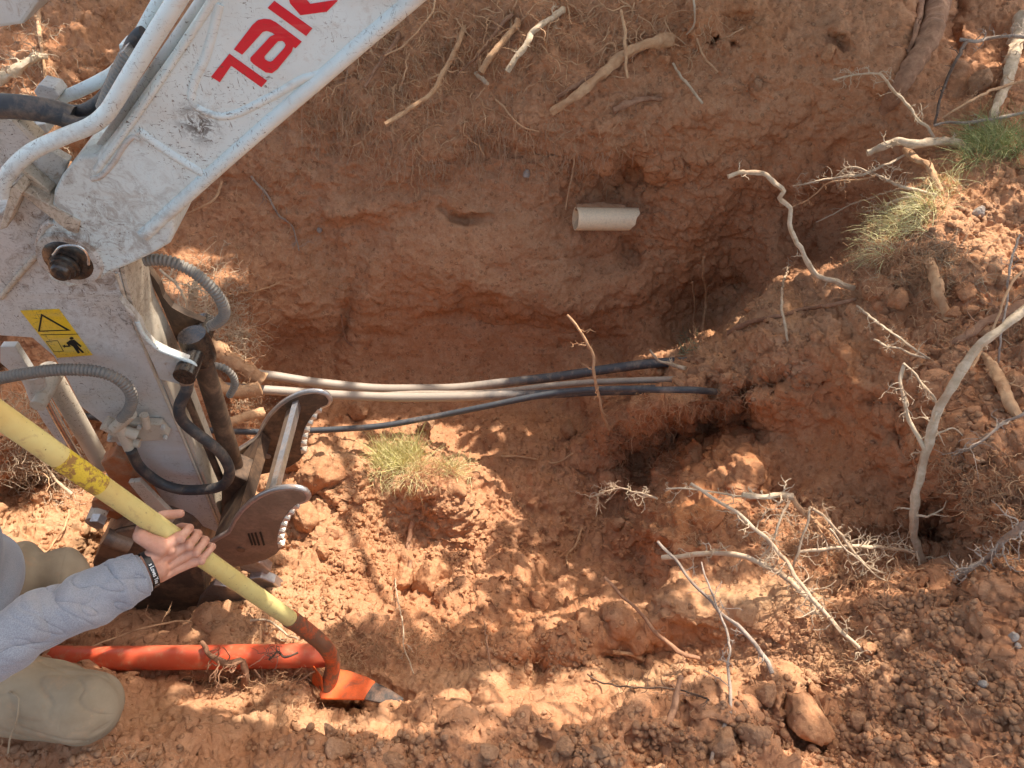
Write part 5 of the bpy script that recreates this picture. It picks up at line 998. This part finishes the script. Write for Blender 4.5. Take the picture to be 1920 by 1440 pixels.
for s in (-1, 1): capsules(man, [HD_ + [-.01, .078 * s, .0], HD_ + [-.012, .084 * s, -.03]], [.016, .011]); capsules(man, [HD_ + [.070, .030 * s, .012], HD_ + [.071, .034 * s, .012]], [.012, .012])
# legs
KN = PT(128, 1332, 1.5); FT = np.array([-1.50, .60, -.02]); capsules(man, [np.array([-1.38, .66, .14]), KN + [-.02, 0, .01]], [.08, .052]); capsules(man, [KN, (KN + FT) / 2 + [0, 0, -.005], FT], [.055, .052, .035]); capsules(man, [FT, FT + [-.02, 0, -.06], FT + [.1, 0, -.07]], [.035, .03, .025])
KL = PT(128, 1094, 1.86); FL = np.array([-1.50, .93, -.12]); capsules(man, [np.array([-1.38, .86, .14]), KL], [.07, .042]); capsules(man, [KL, FL], [.05, .036]); capsules(man, [FL, FL + [.1, 0, -.05]], [.035, .025])
person = man.build("person", SKIN)
rm = person.modifiers.new("join", 'REMESH'); rm.mode = 'VOXEL'; rm.voxel_size = .0019; rm.use_smooth_shade = True
sm = person.modifiers.new("soft", 'SMOOTH'); sm.factor = .5; sm.iterations = 6
tag(person, "kneeling person in grey blue sleeve and khaki trousers gripping the shovel handle", "person")
def local(o): o.parent = person; o.location = -np.array(person.location) + np.array(o.location); return o
def cloth_tube(name, pts, radii, mat, seed, folds, K=240, S=120, flat=None, ends=True, orient=None):
    P_ = cat_rom(pts, K); r = np.interp(np.linspace(0, 1, K), np.linspace(0, 1, len(radii)), radii); r = np.convolve(np.pad(r, 9, 'edge'), np.ones(19) / 19, 'valid')
    T, N_, B_ = frames(P_); a = np.arange(S) / S * 2 * math.pi
    s = np.linspace(0, 1, K)[:, None]; A = a[None, :] + 0 * s
    Pq = P_[:, None, :] + N_[:, None, :] * (r[:, None] * np.cos(A))[..., None] + B_[:, None, :] * (r[:, None] * np.sin(A))[..., None]
    h = folds(Pq.reshape(-1, 3), (s + 0 * A).ravel(), A.ravel()).reshape(K, S)
    Pq = Pq + (N_[:, None, :] * np.cos(A)[..., None] + B_[:, None, :] * np.sin(A)[..., None]) * h[..., None]
    mb = MB(); idx = np.arange(K * S).reshape(K, S); q = np.stack([idx[:-1], idx[1:], np.roll(idx, -1, 1)[1:], np.roll(idx, -1, 1)[:-1]], -1).reshape(-1, 4)
    mb.add(Pq.reshape(-1, 3), [tuple(x) for x in q.tolist()]); o = mb.build(name, mat); so = o.modifiers.new("cloth", 'SOLIDIFY'); so.thickness = .003; so.offset = -1; return local(o)
CL = NT("heather_grey_blue_cloth", .95, 0, .1); c_ = CL.mix(CL.ramp(CL.noise(520, 3, .7), [(.4, 0), (.6, 1)]), (.175, .185, .215), (.25, .26, .29)); c_ = CL.mix(CL.ramp(CL.noise(9, 5, .6), [(.5, 0), (.72, .35)]), c_, (.34, .29, .27)); CL.color(c_); CL.bump(CL.noise(900, 3, .7), .25, .0010); CL.b.inputs['Sheen Weight'].default_value = .3; CL = CL.m
KH = NT("khaki_trouser_cloth", .9, 0, .12); c_ = KH.mix(KH.ramp(KH.noise(7, 5, .65), [(.35, 0), (.65, 1)]), (.25, .185, .12), (.34, .265, .18)); c_ = KH.mix(KH.ramp(KH.noise(30, 6, .7), [(.55, 0), (.72, .5)]), c_, (.42, .25, .14)); wv_ = KH.noise(1400, 2, .5); KH.color(c_); KH.bump(wv_, .4, .001); KH = KH.m
def f_sleeve(Pq, s, a):
    n1 = noise(Pq, .09, 3); n2 = noise(Pq, .045, 8)
    ring = np.sin(s * 46 + 2.2 * np.sin(a + .6) + 2.2 * n1 + 1.2); w1 = np.exp(-((s - .13) / .11) ** 2)
    ring2 = np.sin(s * 24 + 2.5 * np.cos(a - .5) + 3.0 * n1); w2 = np.exp(-((s - .42) / .22) ** 2)
    f = lambda x: np.sign(x) * np.abs(x) ** .75
    ca = np.stack([s * 9 + .5 * np.sin(a), np.cos(a + s * 3) * .45, np.sin(a + s * 3) * .45], -1); cz = noise(ca, 1, 3); cz2 = noise(ca * np.array([2.4, 1.5, 1.5]), 1, 9)
    cre = -.0055 * np.exp(-np.abs(cz) / .14) - .0032 * np.exp(-np.abs(cz2) / .07) * np.exp(-((s - .15) / .25) ** 2)
    return cre + .0035 * f(ring) * w1 + .003 * f(ring2) * (w2 + .25) + .0035 * n2 * (.6 + w2) + .004 * n1 + .004 * np.exp(-((s - .06) / .02) ** 2) 
WC = WR + nrm(EL - WR) * .027
cloth_tube("shirt_sleeve", [WC, WC + (EL - WC) * .12, WC + (EL - WC) * .35, WC + (EL - WC) * .7, EL + [-.01, 0, 0], (EL + SH) / 2 + [-.02, 0, 0], SH], [.041, .046, .048, .049, .049, .050, .052, .054, .057, .060, .063, .067, .07, .075, .08, .085], CL, 1, f_sleeve, 320, 160)
cf = MB(); tube(cf, cat_rom([WC + nrm(WR - WC) * .006, WC + nrm(EL - WC) * .024], 10), [.0335, .0350, .0358, .0362, .0364, .0364, .0362, .036, .036, .036], 60, False, lambda s, a: 1 + .03 * np.sin(3 * a) + .012 * np.sin(40 * a)); o = cf.build("sleeve_cuff", CL); so = o.modifiers.new("cloth", 'SOLIDIFY'); so.thickness = .004; local(o)
def f_torso(Pq, s, a): return .012 * noise(Pq, .18, 2) + .008 * np.sin(s * 40 + 3 * noise(Pq, .15, 5)) * (1 - s) 
cloth_tube("shirt_body", [HIP + [.12, 0, -.08], (HIP + CH) / 2 + [.07, 0, 0], CH + [.02, 0, 0], NK - [.0, 0, .04]], [.185, .19, .185, .18, .19, .17, .09], CL, 2, f_torso, 120, 90)
cloth_tube("shirt_yoke", [SH + np.array([0, -.05, -.01]), SH, (SH + SL) / 2 + [-.02, 0, .02], SL, SL + np.array([0, .05, -.01])], [.03, .075, .09, .105, .11, .105, .09, .075, .03], CL, 5, lambda P_, s, a: .005 * noise(P_, .08, 4), 100, 60)
cloth_tube("shirt_sleeve", [W2 + nrm(Eo - W2) * .05, Eo, SL], [.040, .058, .07, .08], CL, 3, lambda P_, s, a: .006 * noise(P_, .07, 4), 100, 60)
def f_leg(Pq, s, a):
    cz = noise(np.stack([s * 5.5 + np.sin(a) * .6, np.cos(a) * .7 + s * 2, np.sin(a) * .7], -1), 1, 4); cz2 = noise(np.stack([s * 6 + a * .2, np.cos(a) * 1.6, np.sin(a) * 1.6], -1), 1, 14)
    return -.0055 * np.exp(-np.abs(cz) / .15) - .0045 * np.exp(-np.abs(cz2) / .10) + .006 * noise(Pq, .16, 2) + .0025 * noise(Pq, .06, 7) + .003 * np.sin(s * 34 + 3 * noise(Pq, .12, 4) + np.sin(a)) * np.exp(-((s - .35) / .35) ** 2) 
HPt = np.array([-1.42, .62, .12])
def rounded(r, n=9): return [r * math.cos(t) for t in np.linspace(0, math.pi / 2 - .05, n)]
kx = np.array([1., 0, 0]); KE = PT(222, 1338, 1.49)
pts = [HPt, HPt * .5 + KN * .5 + [0, 0, .02], KN + [-.03, .0, .003], KE + [-.055, 0, 0], KE + [-.02, 0, -.004], KE]
def dome_tube(name, A_, B_, r0, r1, fn, mat, K=220, S=130, bend=np.zeros(3), sq=1.0):
    A_, B_ = np.array(A_), np.array(B_); L = np.linalg.norm(B_ - A_); d = (B_ - A_) / L
    u = np.linspace(0, 1, K); pos = np.concatenate([np.linspace(0, 1 - r1 * sq / L, int(K * .6)), 1 - r1 * sq / L + (r1 * sq / L) * np.sin(np.linspace(0, math.pi / 2, K - int(K * .6)))])
    rr = np.where(pos < 1 - r1 * sq / L, r0 + (r1 - r0) * pos / (1 - r1 * sq / L), r1 * np.sqrt(np.clip(1 - ((pos - (1 - r1 * sq / L)) / (r1 * sq / L)) ** 2.4, 0, 1))) + 1e-4
    P_ = A_ + np.outer(pos * L, d) + np.outer(4 * pos * (1 - pos), bend); n0 = nrm(np.cross(d, [0, 0, 1.])); b0 = np.cross(n0, d); a = np.arange(S) / S * 2 * math.pi
    Pq = P_[:, None, :] + (n0[None, None, :] * np.cos(a)[None, :, None] + b0[None, None, :] * np.sin(a)[None, :, None]) * rr[:, None, None]
    s = pos[:, None] + 0 * a; h = fn(Pq.reshape(-1, 3), s.ravel(), (a[None, :] + 0 * s).ravel()).reshape(K, S) * np.clip(rr / r1 * 1.5, 0, 1)[:, None]
    Pq = Pq + (n0[None, None, :] * np.cos(a)[None, :, None] + b0[None, None, :] * np.sin(a)[None, :, None]) * h[..., None]
    mb = MB(); idx = np.arange(K * S).reshape(K, S); q = np.stack([idx[:-1], idx[1:], np.roll(idx, -1, 1)[1:], np.roll(idx, -1, 1)[:-1]], -1).reshape(-1, 4); mb.add(Pq.reshape(-1, 3), [tuple(x) for x in q.tolist()]); o = mb.build(name, mat); return local(o)
dome_tube("trouser_leg", HPt + np.array([0, 0, -.01]), KE, .092, .076, f_leg, KH, bend=np.array([0, 0, .01]), sq=.95)
o = dome_tube("trouser_leg", [-1.5, .62, .0], KE + [-.03, .02, -.02], .07, .07, f_leg, KH, 120, 80)
seam = MB(); tube(seam, cat_rom([PT(0,1292,1.452), PT(22,1300,1.418), PT(34,1310,1.41), PT(32,1345,1.405), PT(20,1380,1.41), PT(15,1412,1.42)], 40), .0018, 6); local(seam.build("pocket_seam", KH))
def f_leg2(Pq, s, a): return .010 * np.sin(s * 30 + 2 * np.sin(a) + 2 * noise(Pq, .12, 4)) * np.exp(-((s - .75) / .25) ** 2) + .008 * noise(Pq, .09, 2)
dome_tube("trouser_leg", [-1.42, .84, .10], PT(172, 1086, 1.86), .095, .062, f_leg2, KH, sq=1.1)
dome_tube("trouser_leg", [-1.5, .95, -.12], PT(150, 1110, 1.88), .06, .055, f_leg2, KH, 100, 60)
for a_, nm in ((FT, "boot"), (FL, "boot")):
    mb = MB(); tube(mb, cat_rom([a_ + [-.02, 0, .04], a_ + [-.03, 0, -.03], a_ + [.03, 0, -.055], a_ + [.12, 0, -.06]], 20), np.linspace(.05, .036, 20), 20); local(mb.build(nm, DBROWN))
mb = MB(); capsules(mb, [HD_ + [-.045, 0, .045], HD_ + [-.015, 0, .045]], [.092, .085], 24); local(mb.build("hair", W_DARK))
mb = MB(); capsules(mb, [HD_ + [-.035, 0, .065], HD_ + [-.01, 0, .065]], [.094, .088], 24); tube(mb, [HD_ + [.05, 0, .07], HD_ + [.10, 0, .055], HD_ + [.15, 0, .035]], [.05, .055, .02], 20, True, lambda s, a: 1 - .8 * np.abs(np.sin(a))); local(mb.build("cap", CL))
# wristband
bd = nrm(EL - WR); Wb = WR + bd * .010; bn = nrm(wid - bd * np.dot(wid, bd)); bo = nrm(np.cross(bd, bn)); 
if np.dot(bo, CAM - Wb) < 0: bo = -bo
RA, RB = .0375, .031
def band_pt(x, y, off=0): a = x / RA; return Wb + bd * y + bn * math.sin(a) * (RA + off) + bo * math.cos(a) * (RB + off)
mb = MB(); V = []; Fc = []; S_ = 96
for (y, off) in ((-.0058, 0), (-.0058, .0018), (.0058, .0018), (.0058, 0)):
    for k in range(S_): V.append(band_pt(k / S_ * 2 * math.pi * RA, y, off))
for i in range(4):
    for k in range(S_): k2 = (k + 1) % S_; j = (i + 1) % 4; Fc.append((i * S_ + k, i * S_ + k2, j * S_ + k2, j * S_ + k))
mb.add(np.array(V), Fc); band = mb.build("wristband", m_simple("black_silicone", (.012, .012, .013), .4), smooth=True); local(band)
tc = bpy.data.curves.new("txt", 'FONT'); tc.body = "s Loves You  !"; tc.size = .0105; tc.align_x = 'CENTER'; tc.align_y = 'CENTER'; tc.resolution_u = 4; tc.offset = .00012
to = bpy.data.objects.new("txt", tc); C.collection.objects.link(to); bpy.context.view_layer.update(); tm_ = bpy.data.meshes.new_from_object(to.evaluated_get(bpy.context.evaluated_depsgraph_get())); bpy.data.objects.remove(to)
bm = bmesh.new(); bm.from_mesh(tm_); bmesh.ops.subdivide_edges(bm, edges=[e for e in bm.edges if e.calc_length() > .002], cuts=2, use_grid_fill=False); bmesh.ops.triangulate(bm, faces=bm.faces)
for v in bm.verts: v.co = Vector(band_pt(v.co.x * .86 - .008, -v.co.y, .0021))
bm.to_mesh(tm_); bm.free(); WT = NT("white_print", .5); WT.color((.8, .8, .78)); tm_.materials.clear(); tm_.materials.append(WT.m)
to = bpy.data.objects.new("printed_words", tm_); C.collection.objects.link(to); to.parent = band; to.location = -(np.array(band.location) + np.array(person.location))
# ------------------------------------------------------------------ unseen tree, its crown leaves placed to shade the pit
LIT = [(110,985,190,100,1),(40,860,120,60,.5),(70,270,150,220,.9),(120,90,130,80,.45),(400,560,90,130,1),(440,700,90,70,.9),(540,900,130,130,1),(640,1070,170,110,1),(510,1150,150,80,1),(790,835,140,70,1),(800,960,170,120,1),
 (750,1120,190,60,.9),(1390,1135,180,55,1),(1030,1295,170,34,1),(1370,1245,170,32,1),(1560,1240,130,42,1),(600,1366,330,16,1),(480,1240,240,36,.6),(1450,605,220,62,1),(1350,665,120,60,1),(1500,800,50,80,.9),(1730,400,120,60,1),(1840,470,120,70,.9),(1860,330,80,80,.5),
 (1240,940,60,50,.5),(1440,950,160,80,.75),(1600,1040,100,60,.5),(1620,680,110,60,.6),(1560,900,140,90,.35),(1860,960,90,60,.4),(1850,110,80,70,.6),(1350,20,60,40,.4),(420,1330,150,30,.5),(1460,500,40,60,.7),(1820,900,110,70,.7),(1650,560,90,60,.5)]
tree = empty("leafy_tree", (1.2, 6.0, .45), "tall leafy tree out of view beyond the far wall, crown shaped to shade the pit", "tree")
def cyl_path(pts, r, mat, name, parent):
    mb = MB(); tube(mb, cat_rom(pts, 30), np.linspace(r[0], r[1], 30), 12, True, lambda s, a: 1 + .08 * np.sin(5 * a + 3 * s)); return mb.build(name, mat, parent)
cyl_path([(1.2, 6.0, .2), (1.3, 5.9, 2), (1.1, 5.6, 3.6), (1.0, 5.0, 5.2)], (.22, .12), W_BROWN, "trunk", tree)
LV = []; cols = 0
rr_ = np.random.RandomState(11)
for gy_ in np.arange(-260, 1700, 24):
    for gx_ in np.arange(-340, 2300, 24):
        x = gx_ + rr_.uniform(-14, 14); y = gy_ + rr_.uniform(-14, 14)
        L = 0
        for (cx, cy, rx, ry, v) in LIT: L = max(L, v * math.exp(-(((x - cx) / (rx + 16)) ** 2 + ((y - cy) / (ry + 18)) ** 2) ** 2))
        base = 1.0 if y < 1200 else .97
        if y > 900 and x > 950: base = .84
        if x > 1450 and y > 380: base = .62
        l, _n = hit(x, y)
        if l is None: continue
        if L < .12 and base > .9:
            x2, y2 = x + rr_.uniform(-16, 16), y + rr_.uniform(-16, 16); l2, _n = hit(x2, y2)
            if l2 is not None: LV.append((l2 + SUN * rr_.uniform(3.7, 4.4), (l2 - CAM)[2] / D(x2, y2)[2] / F * 27))
        if rr_.rand() > base * (1 - 1.15 * L): continue
        sc = (l - CAM)[2] / D(x, y)[2] / F * 27
        LV.append((l + SUN * rr_.uniform(2.7, 3.6), sc))
LV = LV[:]
mb = MB(); V = []; Fc = []
for (c, sc) in LV:
    n_ = nrm(SUN + rr_.normal(size=3) * .35); t1 = nrm(np.cross(n_, rr_.normal(size=3))); t2 = np.cross(n_, t1)
    for k in range(5):
        cc = c + rr_.normal(size=3) * sc * .55; q = rr_.uniform(0, 6.28); u = t1 * math.cos(q) + t2 * math.sin(q); v = np.cross(n_, u)
        a, b = sc * rr_.uniform(.6, .95), sc * rr_.uniform(.38, .55); i = len(V)
        V += [cc - u * a, cc - u * a * .3 + v * b, cc + u * a * .4 + v * b * .8, cc + u * a, cc + u * a * .4 - v * b * .8, cc - u * a * .3 - v * b]; Fc.append((i, i + 1, i + 2, i + 3, i + 4, i + 5))
mb.add(np.array(V), Fc)
mL = NT("leaf_green", .6); mL.color((.07, .11, .03)); crown = mb.build("crown", mL.m, tree, smooth=False)
for k in range(14):
    tgt = LV[rr_.randint(len(LV))][0]; s0 = np.array([1.1, 5.4, 3.4 + rr_.uniform(0, .8)])
    cyl_path([s0, (s0 * .6 + tgt * .4) + np.array([0, 0, .4]), tgt], (.035, .008), W_BROWN, "limb", tree)
